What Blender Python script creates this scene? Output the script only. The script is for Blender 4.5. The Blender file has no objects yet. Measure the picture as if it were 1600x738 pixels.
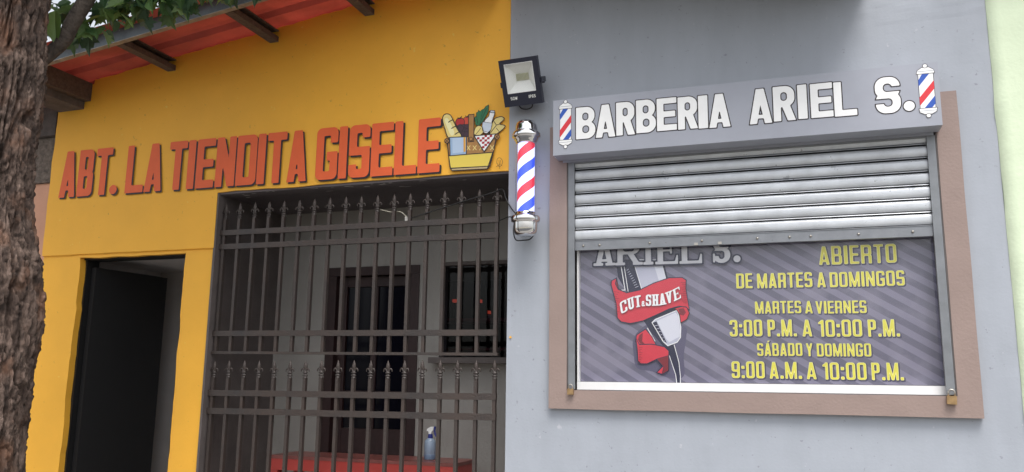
import bpy, bmesh, math, random
import numpy as np
from mathutils import Vector, Matrix, noise
R_ = math.radians
random.seed(7)
S = bpy.context.scene
C = S.collection

# ------------------------------------------------------------ camera, sky, sun, exposure
CAMLOC = Vector((1.501, -4.3, 1.6))
cd = bpy.data.cameras.new('camera'); cam = bpy.data.objects.new('camera', cd); C.objects.link(cam)
ax = Vector((0.94641583, 0.32271728, 0.01227353)); ay = Vector((0.04507985, -0.16964463, 0.98447372)); az = Vector((0.31978882, -0.93116822, -0.1751024))
M = Matrix((ax, ay, az)).transposed().to_4x4(); M.translation = CAMLOC
cam.matrix_world = M
cd.sensor_width = 36; cd.lens = 1284 / 1600 * 36; cd.clip_start = .05; cd.clip_end = 800
S.camera = cam
SUN_EL = R_(64)
w = bpy.data.worlds.new('World'); S.world = w; w.use_nodes = True
nt = w.node_tree; nt.nodes.clear()
sky = nt.nodes.new('ShaderNodeTexSky'); sky.sky_type = 'NISHITA'; sky.sun_disc = False
sky.sun_elevation = SUN_EL; sky.sun_rotation = R_(150); sky.air_density = 1.0; sky.dust_density = 3.0; sky.ozone_density = 1.0
hs = nt.nodes.new('ShaderNodeHueSaturation'); hs.inputs['Saturation'].default_value = .25
bg = nt.nodes.new('ShaderNodeBackground'); bg.inputs[1].default_value = .13
wo = nt.nodes.new('ShaderNodeOutputWorld')
nt.links.new(sky.outputs[0], hs.inputs['Color']); nt.links.new(hs.outputs[0], bg.inputs[0]); nt.links.new(bg.outputs[0], wo.inputs[0])
sl = bpy.data.lights.new('sun', 'SUN'); sl.energy = 1.5; sl.angle = R_(30); sl.color = (1, .965, .92)
so = bpy.data.objects.new('sun', sl); C.objects.link(so)
sd = Vector((math.sin(R_(150)) * math.cos(SUN_EL), -math.cos(R_(30)) * math.cos(SUN_EL), math.sin(SUN_EL)))
so.rotation_euler = sd.to_track_quat('Z', 'Y').to_euler()
S.view_settings.view_transform = 'Standard'; S.view_settings.look = 'None'
S.view_settings.exposure = 1.05; S.view_settings.gamma = 1; S.view_settings.use_curve_mapping = False
S.cycles.max_bounces = 8; S.cycles.transparent_max_bounces = 12

# ------------------------------------------------------------ materials
def mat(name, col, rough=.6, metal=0, var=.0, vscale=4, bump=0, bscale=60, col2=None, spec=None, coat=0, emit=None, alpha=1,
        bump2=0, b2scale=6, spots=None, streak=0):
    m = bpy.data.materials.new(name); m.use_nodes = True
    n = m.node_tree; L = n.links; b = n.nodes['Principled BSDF']
    b.inputs['Roughness'].default_value = rough; b.inputs['Metallic'].default_value = metal
    b.inputs['Base Color'].default_value = (*col, 1)
    if spec is not None: b.inputs['Specular IOR Level'].default_value = spec
    if coat: b.inputs['Coat Weight'].default_value = coat; b.inputs['Coat Roughness'].default_value = .08
    tc = n.nodes.new('ShaderNodeTexCoord')
    out = None
    if var or col2:
        nz = n.nodes.new('ShaderNodeTexNoise'); nz.inputs['Scale'].default_value = vscale; nz.inputs['Detail'].default_value = 8; nz.inputs['Roughness'].default_value = .62
        mp = n.nodes.new('ShaderNodeMapping'); mp.inputs['Scale'].default_value = (1, 1, 1 - .8 * streak)
        L.new(tc.outputs['Object'], mp.inputs[0]); L.new(mp.outputs[0], nz.inputs['Vector'])
        cr = n.nodes.new('ShaderNodeValToRGB'); e = cr.color_ramp.elements
        c2 = col2 if col2 else tuple(c * (1 - var) for c in col)
        c1 = col if col2 else tuple(min(1, c * (1 + var)) for c in col)
        e[0].position = .32; e[1].position = .68; e[0].color = (*c2, 1); e[1].color = (*c1, 1)
        L.new(nz.outputs['Fac'], cr.inputs[0]); out = cr.outputs[0]
    if spots:      # (colour, scale, threshold): chips, flakes and small stains
        for (sc, ss, th) in spots:
            nz = n.nodes.new('ShaderNodeTexNoise'); nz.inputs['Scale'].default_value = ss; nz.inputs['Detail'].default_value = 4; nz.inputs['Roughness'].default_value = .7
            L.new(tc.outputs['Object'], nz.inputs['Vector'])
            cr = n.nodes.new('ShaderNodeValToRGB'); e = cr.color_ramp.elements
            e[0].position = th; e[1].position = th + .015; e[0].color = (0, 0, 0, 1); e[1].color = (1, 1, 1, 1)
            L.new(nz.outputs['Fac'], cr.inputs[0])
            mx = n.nodes.new('ShaderNodeMix'); mx.data_type = 'RGBA'
            L.new(cr.outputs[0], mx.inputs[0]); mx.inputs[7].default_value = (*sc, 1)
            if out: L.new(out, mx.inputs[6])
            else: mx.inputs[6].default_value = (*col, 1)
            out = mx.outputs[2]
    if out: L.new(out, b.inputs['Base Color'])
    prev = None
    for (st, s_) in ((bump, bscale), (bump2, b2scale)):
        if st:
            nz = n.nodes.new('ShaderNodeTexNoise'); nz.inputs['Scale'].default_value = s_; nz.inputs['Detail'].default_value = 6
            L.new(tc.outputs['Object'], nz.inputs['Vector'])
            bp = n.nodes.new('ShaderNodeBump'); bp.inputs['Strength'].default_value = st; bp.inputs['Distance'].default_value = .01
            L.new(nz.outputs['Fac'], bp.inputs['Height'])
            if prev: L.new(prev, bp.inputs['Normal'])
            prev = bp.outputs[0]
    if prev: L.new(prev, b.inputs['Normal'])
    if emit:
        b.inputs['Emission Color'].default_value = (*col, 1); b.inputs['Emission Strength'].default_value = emit
    return m

def srgb(r, g, b):
    return tuple(((c / 255 + .055) / 1.055) ** 2.4 if c > 10 else c / 3294 for c in (r, g, b))

MT = {}
MT['yellow'] = mat('yellow_paint', (.89, .452, .042), .62, var=.05, vscale=2.2, bump=.07, bscale=90, bump2=.35, b2scale=3.5, spots=[((.62, .32, .04), 30, .675), ((.90, .60, .12), 17, .70)])
MT['grey_wall'] = mat('blue_grey_paint', (.36, .385, .432), .6, var=.05, vscale=7, streak=.9, bump=.06, bscale=80, bump2=.2, b2scale=4, spots=[((.26, .27, .31), 34, .67), ((.46, .47, .51), 15, .69)])
MT['green_wall'] = mat('pale_green_paint', (.70, .80, .585), .7, var=.04, vscale=5, bump=.15, bscale=60, bump2=.25, b2scale=9, spots=[((.72, .78, .6), 30, .70)])
MT['peach_wall'] = mat('peach_paint', (.62, .33, .22), .75, var=.08, bump=.3, bscale=50)
MT['rough_concrete'] = mat('rough_concrete', (.16, .13, .11), .95, var=.45, vscale=30, bump=1, bscale=50)
MT['dark_concrete'] = mat('dark_concrete', (.10, .085, .08), .85, var=.3, vscale=12, bump=.5, bscale=40)
MT['porch_wall'] = mat('porch_grey_plaster', (.31, .295, .275), .75, var=.06, vscale=3, bump=.2, bscale=60)
MT['passage'] = mat('passage_plaster', (.55, .53, .53), .75, var=.06)
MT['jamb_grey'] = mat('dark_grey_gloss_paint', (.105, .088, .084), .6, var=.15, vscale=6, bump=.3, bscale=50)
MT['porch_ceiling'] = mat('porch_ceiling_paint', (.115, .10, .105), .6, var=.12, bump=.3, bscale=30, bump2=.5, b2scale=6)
MT['chip'] = mat('bare_plaster_chip', (.55, .53, .5), .9)
MT['orange'] = mat('orange_sign_paint', (.78, .125, .032), .55, var=.06, vscale=7, bump=.1, bscale=90)
MT['black_paint'] = mat('black_sign_paint', (.018, .010, .012), .5)
MT['white_paint'] = mat('white_sign_paint', (.87, .87, .87), .5, var=.04, vscale=9)
MT['steel_fascia'] = mat('grey_blue_steel', (.10, .125, .14), .45, .2, var=.4, vscale=5, bump=.15, bscale=20, spots=[((.30, .29, .26), 14, .66)])
MT['steel_lip'] = mat('bare_steel_lip', (.30, .28, .25), .5, .3, var=.3, vscale=18)
MT['purlin'] = mat('rusty_dark_steel', (.075, .052, .042), .85, var=.5, vscale=40, bump=.6, bscale=60, col2=(.13, .095, .075))
MT['sheet'] = mat('red_roof_sheet', (.42, .115, .08), .55, var=.16, vscale=5, bump=.1, bscale=30)
MT['iron'] = mat('brown_black_iron', (.042, .037, .036), .42, .15, col2=(.072, .051, .042), vscale=3.2, bump=.3, bscale=120, spots=[((.17, .14, .12), 70, .70)])
MT['surround'] = mat('taupe_surround_paint', (.29, .215, .19), .62, var=.06, vscale=4, bump=.15, bscale=80, bump2=.3, b2scale=6, spots=[((.25, .17, .14), 30, .74)])
MT['housing'] = mat('grey_sheet_paint', (.335, .35, .405), .5, var=.05, vscale=4, bump=.05, bscale=20, spots=[((.15, .15, .17), 45, .745)])
MT['guide'] = mat('worn_grey_guide', (.215, .225, .24), .42, .35, var=.12, vscale=12, spots=[((.09, .085, .09), 40, .69)])
MT['galv'] = mat('galvanised_slat', (.56, .58, .61), .42, .35, var=.13, vscale=8, bump=.06, bscale=30, spots=[((.25, .25, .25), 32, .68), ((.40, .42, .45), 7, .68)], streak=-.0)
MT['seam_shade'] = mat('seam_shade_dark', (.05, .05, .055), .7)  # shade inside the slat grooves, put in as a dark colour
MT['barmetal'] = mat('grey_bottom_bar', (.23, .24, .26), .45, .4, var=.10, vscale=16, spots=[((.14, .13, .13), 45, .71)])
MT['white_frame'] = mat('white_aluminium', (.80, .80, .80), .4, var=.04, vscale=10, spots=[((.1, .1, .1), 60, .76)])
MT['rubber'] = mat('black_rubber', (.02, .02, .022), .6)
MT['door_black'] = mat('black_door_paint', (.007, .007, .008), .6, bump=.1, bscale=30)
MT['door_red'] = mat('dark_red_wood', (.026, .010, .010), .5, var=.25, vscale=8, bump=.2, bscale=40)
MT['dark_glass'] = mat('dark_glass', (.004, .004, .008), .12, spec=.12)
MT['table_red'] = mat('red_plastic_table', (.45, .055, .045), .38, var=.08, vscale=5, bump=.05, bscale=20, spots=[((.6, .45, .42), 50, .76)])
MT['table_top'] = mat('worn_table_top', (.22, .07, .06), .35, var=.3, vscale=6)
MT['chrome'] = mat('chrome', (.78, .78, .80), .07, 1, bump=.03, bscale=8)
MT['flood_black'] = mat('navy_black_diecast', (.022, .024, .042), .42, bump=.08, bscale=90)
MT['reflector'] = mat('dull_reflector', (.88, .89, .85), .5, 0, bump=.1, bscale=160)
MT['led'] = mat('led_chips', (.55, .55, .36), .5)
MT['brass'] = mat('worn_brass', (.40, .26, .13), .4, .8, var=.25, vscale=40)
MT['steel'] = mat('padlock_steel', (.45, .42, .38), .35, .9)
MT['wire_black'] = mat('black_wire', (.012, .012, .013), .5)
MT['wire_white'] = mat('off_white_wire', (.45, .42, .34), .6)
MT['bark_limb'] = mat('limb_bark', (.07, .055, .045), .95, var=.4, vscale=30, bump=.8, bscale=60)
MT['street'] = mat('asphalt', (.06, .06, .06), .9, var=.2, vscale=20, bump=.5, bscale=200)
MT['pave'] = mat('pavement_concrete', (.22, .21, .195), .9, var=.1, vscale=6, bump=.3, bscale=80)
MT['soil'] = mat('ground_soil', (.22, .20, .15), .95, var=.3, vscale=1)
MT['floor'] = mat('porch_floor', (.20, .15, .13), .5, var=.15, vscale=5)

def leaf_mat(name, c1, c2):
    m = mat(name, c1, .45, col2=c2, vscale=9, bump=.3, bscale=25)
    n = m.node_tree; b = n.nodes['Principled BSDF']; o = n.nodes['Material Output']
    tr = n.nodes.new('ShaderNodeBsdfTranslucent'); tr.inputs[0].default_value = (c1[0] * 3.2, c1[1] * 3.2, c1[2] * 1.6, 1)
    mx = n.nodes.new('ShaderNodeMixShader'); mx.inputs[0].default_value = .35
    n.links.new(b.outputs[0], mx.inputs[1]); n.links.new(tr.outputs[0], mx.inputs[2]); n.links.new(mx.outputs[0], o.inputs[0])
    return m
MT['leaf'] = leaf_mat('leaf_green', (.055, .13, .04), (.03, .075, .03))
n = MT['leaf'].node_tree; g = n.nodes.new('ShaderNodeNewGeometry'); cr = n.nodes.new('ShaderNodeValToRGB'); e = cr.color_ramp.elements
e[0].color = (.018, .050, .026, 1); e[1].color = (.13, .22, .045, 1); q = e.new(.55); q.color = (.045, .105, .032, 1)
n.links.new(g.outputs['Random Per Island'], cr.inputs[0]); n.links.new(cr.outputs[0], n.nodes['Principled BSDF'].inputs['Base Color'])
gm = n.nodes.new('ShaderNodeGamma'); gm.inputs[1].default_value = .62; n.links.new(cr.outputs[0], gm.inputs[0]); n.links.new(gm.outputs[0], [x for x in n.nodes if x.type == 'BSDF_TRANSLUCENT'][0].inputs[0])

def glass_mat(name, tint, refl=1.0, rough=.02):
    m = bpy.data.materials.new(name); m.use_nodes = True; n = m.node_tree; n.nodes.clear()
    o = n.nodes.new('ShaderNodeOutputMaterial'); t = n.nodes.new('ShaderNodeBsdfTransparent'); t.inputs[0].default_value = (*tint, 1)
    g = n.nodes.new('ShaderNodeBsdfGlossy'); g.inputs['Roughness'].default_value = rough; g.inputs[0].default_value = (refl, refl, refl, 1)
    f = n.nodes.new('ShaderNodeFresnel'); f.inputs[0].default_value = 1.45
    mx = n.nodes.new('ShaderNodeMixShader'); ge = n.nodes.new('ShaderNodeNewGeometry'); iv = n.nodes.new('ShaderNodeMath'); iv.operation = 'SUBTRACT'; iv.inputs[0].default_value = 1; n.links.new(ge.outputs['Backfacing'], iv.inputs[1]); mu = n.nodes.new('ShaderNodeMath'); mu.operation = 'MULTIPLY'; n.links.new(f.outputs[0], mu.inputs[0]); n.links.new(iv.outputs[0], mu.inputs[1])
    n.links.new(mu.outputs[0], mx.inputs[0]); n.links.new(t.outputs[0], mx.inputs[1]); n.links.new(g.outputs[0], mx.inputs[2]); n.links.new(mx.outputs[0], o.inputs[0])
    return m
MT['pane'] = glass_mat('window_glass', (.985, .985, .99), 1)
MT['tube_glass'] = glass_mat('clear_tube', (.96, .96, .98))
MT['bottle_glass'] = mat('pale_blue_plastic', (.30, .38, .50), .22, spec=.6, var=.1, vscale=30)

# ------------------------------------------------------------ object helpers
WLOC = {}
def tag(o, label=None, cat=None, group=None, kind=None):
    if label: o['label'] = label
    if cat: o['category'] = cat
    if group: o['group'] = group
    if kind: o['kind'] = kind
    return o
def thing(name, loc, label, cat, group=None):
    o = bpy.data.objects.new(name, None); C.objects.link(o); o.location = loc; o.empty_display_size = .1
    WLOC[o.name] = Vector(loc); return tag(o, label, cat, group)
def link(name, me, parent, org):
    o = bpy.data.objects.new(name, me); C.objects.link(o)
    if parent is not None:
        o.parent = parent; o.location = org - WLOC[parent.name]
    else: o.location = org
    WLOC[o.name] = org
    return o
def obj(name, bm, m, parent=None, smooth=False, bevel=0, org=None):
    if bevel:
        es = [e for e in bm.edges if len(e.link_faces) == 2 and e.calc_face_angle(0) > .6]
        bmesh.ops.bevel(bm, geom=es, offset=bevel, segments=2, affect='EDGES', clamp_overlap=True)
    vs = [v.co for v in bm.verts]
    if org is None:
        mn = Vector([min(v[i] for v in vs) for i in range(3)]); mx = Vector([max(v[i] for v in vs) for i in range(3)])
        org = (mn + mx) / 2
        if parent is None: org.z = mn.z
    org = Vector(org)
    bmesh.ops.translate(bm, verts=bm.verts, vec=-org)
    bmesh.ops.recalc_face_normals(bm, faces=bm.faces)
    me = bpy.data.meshes.new(name); bm.to_mesh(me); bm.free()
    for x in (m if isinstance(m, (list, tuple)) else [m]): me.materials.append(x)
    if smooth:
        for p in me.polygons: p.use_smooth = True
    return link(name, me, parent, org)
def BM(): return bmesh.new()
def bx(bm, x0, x1, y0, y1, z0, z1, T=None, mi=0):
    vs = [bm.verts.new((x, y, z)) for x in (x0, x1) for y in (y0, y1) for z in (z0, z1)]
    if T is not None:
        for v in vs: v.co = T @ v.co
    for f in ((0, 1, 3, 2), (4, 6, 7, 5), (0, 4, 5, 1), (2, 3, 7, 6), (0, 2, 6, 4), (1, 5, 7, 3)):
        bm.faces.new([vs[i] for i in f]).material_index = mi
    return bm
def box(name, x0, x1, y0, y1, z0, z1, m, parent=None, bevel=0, T=None):
    return obj(name, bx(BM(), x0, x1, y0, y1, z0, z1, T), m, parent, bevel=bevel)
def lathe(bm, prof, c, n=40, axis='z', mi=0, T=None):
    rings = []
    for r, z in prof:
        ring = []
        for i in range(n):
            a = 2 * math.pi * i / n
            co = Vector((math.cos(a) * r, math.sin(a) * r, z))
            if axis == 'y': co = Vector((co.x, co.z, co.y))
            co = Vector(c) + co
            if T is not None: co = T @ co
            ring.append(bm.verts.new(co))
        rings.append(ring)
    for a, b in zip(rings, rings[1:]):
        for i in range(n): bm.faces.new((a[i], a[(i + 1) % n], b[(i + 1) % n], b[i])).material_index = mi
    bm.faces.new(rings[0]).material_index = mi; bm.faces.new(rings[-1]).material_index = mi
    return bm
def tube(bm, pts, r, n=8, rs=None, mi=0):
    pts = [Vector(p) for p in pts]; rings = []
    u = None
    for i, p in enumerate(pts):
        d = (pts[min(i + 1, len(pts) - 1)] - pts[max(i - 1, 0)]).normalized()
        if u is None: u = d.orthogonal().normalized()
        u = (u - d * u.dot(d)).normalized(); v = d.cross(u)
        rr_ = rs[i] if rs else r
        rings.append([bm.verts.new(p + (u * math.cos(2 * math.pi * k / n) + v * math.sin(2 * math.pi * k / n)) * rr_) for k in range(n)])
    for a, b in zip(rings, rings[1:]):
        for i in range(n): bm.faces.new((a[i], a[(i + 1) % n], b[(i + 1) % n], b[i])).material_index = mi
    bm.faces.new(rings[0]).material_index = mi; bm.faces.new(rings[-1]).material_index = mi
    return bm
def catmull(pts, n=6, closed=False):
    P = [Vector(p) for p in pts]; out = []; N = len(P)
    rng = range(N) if closed else range(N - 1)
    for i in rng:
        p0 = P[(i - 1) % N] if closed or i else P[0]; p1 = P[i]; p2 = P[(i + 1) % N]; p3 = P[(i + 2) % N] if closed or i + 2 < N else P[-1]
        for k in range(n):
            t = k / n
            out.append(.5 * ((2 * p1) + (p2 - p0) * t + (2 * p0 - 5 * p1 + 4 * p2 - p3) * t * t + (3 * p1 - p0 - 3 * p2 + p3) * t ** 3))
    if not closed: out.append(P[-1])
    return out

# ------------------------------------------------------------ lettering: glyph shapes as distance fields, meshed flat
def rrect(X, Y, x0, y0, x1, y1, r=0):
    r = min(r, (x1 - x0) / 2, (y1 - y0) / 2)
    qx = np.abs(X - (x0 + x1) / 2) - (x1 - x0) / 2 + r; qy = np.abs(Y - (y0 + y1) / 2) - (y1 - y0) / 2 + r
    return np.hypot(np.maximum(qx, 0), np.maximum(qy, 0)) + np.minimum(np.maximum(qx, qy), 0) - r
def cpoly(X, Y, *pts):
    A = sum(pts[i][0] * pts[(i + 1) % len(pts)][1] - pts[(i + 1) % len(pts)][0] * pts[i][1] for i in range(len(pts)))
    if A < 0: pts = pts[::-1]
    d = None
    for (ax_, ay_), (bx_, by_) in zip(pts, pts[1:] + pts[:1]):
        l = math.hypot(bx_ - ax_, by_ - ay_) or 1e-9
        e = ((X - ax_) * (by_ - ay_) - (Y - ay_) * (bx_ - ax_)) / l
        d = e if d is None else np.maximum(d, e)
    return d
U = lambda *a: np.minimum.reduce(a)
SUBT = lambda a, *b: np.maximum.reduce([a] + [-x for x in b])
def glyph(c, X, Y, w, t, th, r, style='block'):
    b = lambda *a: rrect(X, Y, *a)
    ri = max(r - t * .75, .02)
    ring = lambda x0, y0, x1, y1: SUBT(b(x0, y0, x1, y1, r), b(x0 + t, y0 + th, x1 - t, y1 - th, ri))
    if c == 'I': return b(0, 0, w, 1)
    if c == 'L': return U(b(0, 0, t, 1), b(0, 0, w, th))
    if c == 'E': return U(b(0, 0, t, 1), b(0, 0, w, th), b(0, 1 - th, w, 1), b(0, .5 - th / 2, w * .93, .5 + th / 2))
    if c == 'T': return U(b(w / 2 - t / 2, 0, w / 2 + t / 2, 1), b(0, 1 - th, w, 1))
    if c == 'H': return U(b(0, 0, t, 1), b(w - t, 0, w, 1), b(0, .5 - th / 2, w, .5 + th / 2))
    if c == 'D': return SUBT(U(b(0, 0, w, 1, r), b(0, 0, w / 2, 1)), b(t, th, w - t, 1 - th, ri), ) if r < .3 else SUBT(U(b(0, 0, w, 1, r), b(0, 0, w / 2, 1)), b(t, th, w - t, 1 - th, ri))
    if c == 'B':
        return SUBT(U(b(0, 0, w / 2, 1), b(0, .46, w * .96, 1, min(r, .27)), b(0, 0, w, .54, min(r, .27))), b(t, .5 + th * .45, w * .96 - t * .95, 1 - th, ri), b(t, th, w - t * .95, .5 - th * .45, ri))
    if c in 'RP':
        yb = .40
        g = SUBT(U(b(0, 0, t, 1), b(0, yb, w / 2, 1), b(0, yb, w * .98, 1, min(r, .3))), b(t, yb + th, w * .98 - t, 1 - th, ri))
        if c == 'R':
            if style == 'bebas': g = U(g, np.maximum(b(w - t - .01, 0, w - .01, yb + .1, .0), cpoly(X, Y, (0, 0), (w, 0), (w, .42), (0, .6))))
            else: g = U(g, cpoly(X, Y, (w - t * 1.08, 0), (w, 0), (w * .5 + t * .62, yb + th * .8), (w * .5 - t * .5, yb + th * .8)))
        return g
    if c in 'O0': return ring(0, 0, w, 1)
    if c == 'C': return SUBT(ring(0, 0, w, 1), b(w / 2, .36, w + .1, .64))
    if c == 'U': return SUBT(U(b(0, 0, w, .6, r), b(0, .4, w, 1)), b(t, th, w - t, 1.2, ri))
    if c == 'G': return U(SUBT(ring(0, 0, w, 1), b(w / 2 + .0, .50, w + .1, .70)), b(w * .5, .36 + .0, w, .53), b(w - t, .1, w, .5))
    if c == 'S':
        return U(SUBT(ring(0, .5 - th / 2, w, 1), b(w / 2, .5 + th / 2, w + .1, .75)), SUBT(ring(0, 0, w, .5 + th / 2), b(-.1, .25, w / 2, .5 - th / 2)))
    if c == '3':
        return U(SUBT(ring(0, .5 - th / 2, w, 1), b(-.1, .5 - th, w * .42, .72)), SUBT(ring(0, 0, w, .5 + th / 2), b(-.1, .28, w * .42, .5 + th)))
    if c == '5': return U(b(0, 1 - th, w, 1), b(0, .45, t, 1), SUBT(ring(0, 0, w, .6), b(-.1, .25, w / 2, .45)))
    if c == '6': return U(ring(0, 0, w, .6), SUBT(ring(0, 0, w, 1), b(w / 2, .3, w + .1, .72)))
    if c == '9': return U(ring(0, .38, w, 1), SUBT(ring(0, 0, w, 1), b(-.1, .28, w / 2, .6)))
    if c == '1': return U(b(w - t, 0, w, 1), cpoly(X, Y, (0, .86), (w - t / 2, 1), (w - t / 2, .78), (0, .74)))
    if c == 'N': return U(b(0, 0, t, 1), b(w - t, 0, w, 1), cpoly(X, Y, (0, 1), (t * 1.05, 1), (w, 0), (w - t * 1.05, 0)))
    if c == 'M': return U(b(0, 0, t * .9, 1), b(w - t * .9, 0, w, 1), cpoly(X, Y, (0, 1), (t * 1.1, 1), (w / 2 + t * .42, 0), (w / 2 - t * .42, 0)), cpoly(X, Y, (w, 1), (w - t * 1.1, 1), (w / 2 - t * .42, 0), (w / 2 + t * .42, 0)))
    if c == 'W': return U(cpoly(X, Y, (0, 1), (t, 1), (w * .28 + t / 2, 0), (w * .28 - t / 2, 0)), cpoly(X, Y, (w, 1), (w - t, 1), (w * .72 - t / 2, 0), (w * .72 + t / 2, 0)), cpoly(X, Y, (w * .5 - t / 2, .8), (w * .5 + t / 2, .8), (w * .28 + t / 2, 0), (w * .28 - t / 2, 0)), cpoly(X, Y, (w * .5 - t / 2, .8), (w * .5 + t / 2, .8), (w * .72 + t / 2, 0), (w * .72 - t / 2, 0)))
    if c == 'V': return U(cpoly(X, Y, (0, 1), (t, 1), (w / 2 + t * .5, 0), (w / 2 - t * .5, 0)), cpoly(X, Y, (w, 1), (w - t, 1), (w / 2 - t * .5, 0), (w / 2 + t * .5, 0)))
    if c == 'Y': return U(b(w / 2 - t / 2, 0, w / 2 + t / 2, .45), cpoly(X, Y, (0, 1), (t, 1), (w / 2 + t * .5, .38), (w / 2 - t * .5, .38)), cpoly(X, Y, (w, 1), (w - t, 1), (w / 2 - t * .5, .38), (w / 2 + t * .5, .38)))
    if c in 'A\u00c1':
        a = t * .56; hb = .15; tb = .09 if style == 'block' else .13
        sl_ = (w / 2 - a)
        yt = min((w / 2 - t) / sl_, .84); 
        out = cpoly(X, Y, (0, 0), (w, 0), (w / 2 + a, 1), (w / 2 - a, 1))
        xl = lambda y: t + sl_ * y * (w / 2 - t) / max(sl_ * yt, 1e-6)
        g = SUBT(out, cpoly(X, Y, (xl(-.1), -.1), (w - xl(-.1), -.1), (w - xl(hb), hb), (xl(hb), hb)))
        if yt > hb + tb: g = SUBT(g, cpoly(X, Y, (xl(hb + tb), hb + tb), (w - xl(hb + tb), hb + tb), (w / 2, yt)))
        if c == '\u00c1': g = U(g, cpoly(X, Y, (w * .42, 1.05), (w * .62, 1.05), (w * .85, 1.2), (w * .55, 1.2)))
        return g
    if c == '.': return b(0, 0, w, w, 0) if style == 'bebas' else np.hypot(X - w / 2, Y - w / 2) - w / 2
    if c == ':': return U(b(0, 0, w, w), b(0, .55, w, .55 + w))
    if c == '&': return U(ring(.05, .5 - th / 2, w * .8, 1), SUBT(ring(0, 0, w * .85, .5 + th / 2), b(w * .5, .3, w, .5)), cpoly(X, Y, (w * .3, .6), (w * .5, .6), (w, 0), (w - t, 0)))
    raise ValueError(c)
def serif(c, X, Y, w, t, th, r):
    b = lambda *a: rrect(X, Y, *a); sh = .10; sw = t * .42
    foot = lambda cx, y: b(cx - t / 2 - sw, y, cx + t / 2 + sw, y + sh)
    if c == 'I': return U(b(w / 2 - t / 2, 0, w / 2 + t / 2, 1), foot(w / 2, 0), foot(w / 2, 1 - sh))
    if c == 'L': return U(b(sw, 0, sw + t, 1), foot(sw + t / 2, 0), foot(sw + t / 2, 1 - sh), b(0, 0, w, sh), cpoly(X, Y, (w - .14, 0), (w, 0), (w, .34), (w - .05, .34)))
    if c == 'E': return U(b(sw, 0, sw + t, 1), b(0, 0, w, sh), b(0, 1 - sh, w * .95, 1), cpoly(X, Y, (w - .14, 0), (w, 0), (w, .32), (w - .05, .32)), cpoly(X, Y, (w - .14, 1), (w, 1), (w, .7), (w - .05, .7)), b(sw, .47, w * .72, .54), b(w * .66, .38, w * .74, .63))
    if c == 'T': return U(b(w / 2 - t / 2, 0, w / 2 + t / 2, 1), foot(w / 2, 0), b(-.02, 1 - .16, w + .02, 1))
    if c == 'H': return U(b(sw, 0, sw + t, 1), b(w - sw - t, 0, w - sw, 1), foot(sw + t / 2, 0), foot(sw + t / 2, 1 - sh), foot(w - sw - t / 2, 0), foot(w - sw - t / 2, 1 - sh), b(sw, .42, w - sw, .58))
    if c == 'A': 
        g = glyph('A', X - sw, Y, w - 2 * sw, t * .95, th, r)
        return U(g, foot(sw + t / 2, 0), foot(w - sw - t / 2, 0))
    if c == 'V':
        return U(glyph('V', X - sw, Y, w - 2 * sw, t * .95, th, r), foot(sw + t / 2, 1 - sh), foot(w - sw - t / 2, 1 - sh))
    if c == 'R':
        g = glyph('R', X - sw, Y, w - 2 * sw, t, .1, r)
        return U(g, foot(sw + t / 2, 0), foot(sw + t / 2, 1 - sh), foot(w - sw - t / 2, 0))
    if c == 'U':
        return U(glyph('U', X - sw, Y, w - 2 * sw, t, th, .22), foot(sw + t / 2, 1 - sh), foot(w - sw - t / 2, 1 - sh))
    if c in 'SC': 
        return U(glyph(c, X, Y, w, t, .13, r), b(w - .07, .64, w, .98), b(0, .02, .07, .34) if c == 'S' else b(w - .07, .05, w, .3))
    return glyph(c, X, Y, w, t, th, r)

def field_mesh(bm, fn, w, T, off=0, n=44, pad=.04, ymax=1.0, mi=0):
    """mesh the region fn<off of the glyph box; T maps (u,v) -> 3D"""
    h = 1.0 / n; p = pad + max(off, 0)
    xs = np.arange(-p, w + p + h, h); ys = np.arange(-p, ymax + p + h, h)
    X, Y = np.meshgrid(xs, ys, indexing='ij'); D = fn(X, Y) - off + 1e-7
    I = D < 0; cache = {}
    def V(u, v):
        k = (round(u, 6), round(v, 6))
        if k not in cache: cache[k] = bm.verts.new(T(u, v))
        return cache[k]
    def emit(poly):
        vs = []
        for q in poly:
            v = V(*q)
            if v not in vs: vs.append(v)
        if len(vs) > 2:
            try: bm.faces.new(vs).material_index = mi
            except ValueError: pass
    for i in range(len(xs) - 1):
        j = 0
        while j < len(ys) - 1:
            cc = (I[i, j], I[i + 1, j], I[i + 1, j + 1], I[i, j + 1])
            if all(cc):
                j2 = j
                while j2 < len(ys) - 1 and I[i, j2] and I[i + 1, j2] and I[i + 1, j2 + 1] and I[i, j2 + 1]: j2 += 1
                emit([(xs[i], ys[j]), (xs[i + 1], ys[j]), (xs[i + 1], ys[j2]), (xs[i], ys[j2])]); j = j2; continue
            if any(cc):
                q = [(xs[i], ys[j], D[i, j]), (xs[i + 1], ys[j], D[i + 1, j]), (xs[i + 1], ys[j + 1], D[i + 1, j + 1]), (xs[i], ys[j + 1], D[i, j + 1])]
                po = []
                for k in range(4):
                    a, b_ = q[k], q[(k + 1) % 4]
                    if a[2] < 0: po.append((a[0], a[1]))
                    if (a[2] < 0) != (b_[2] < 0):
                        s = a[2] / (a[2] - b_[2]); po.append((a[0] + (b_[0] - a[0]) * s, a[1] + (b_[1] - a[1]) * s))
                emit(po)
            j += 1

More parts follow.
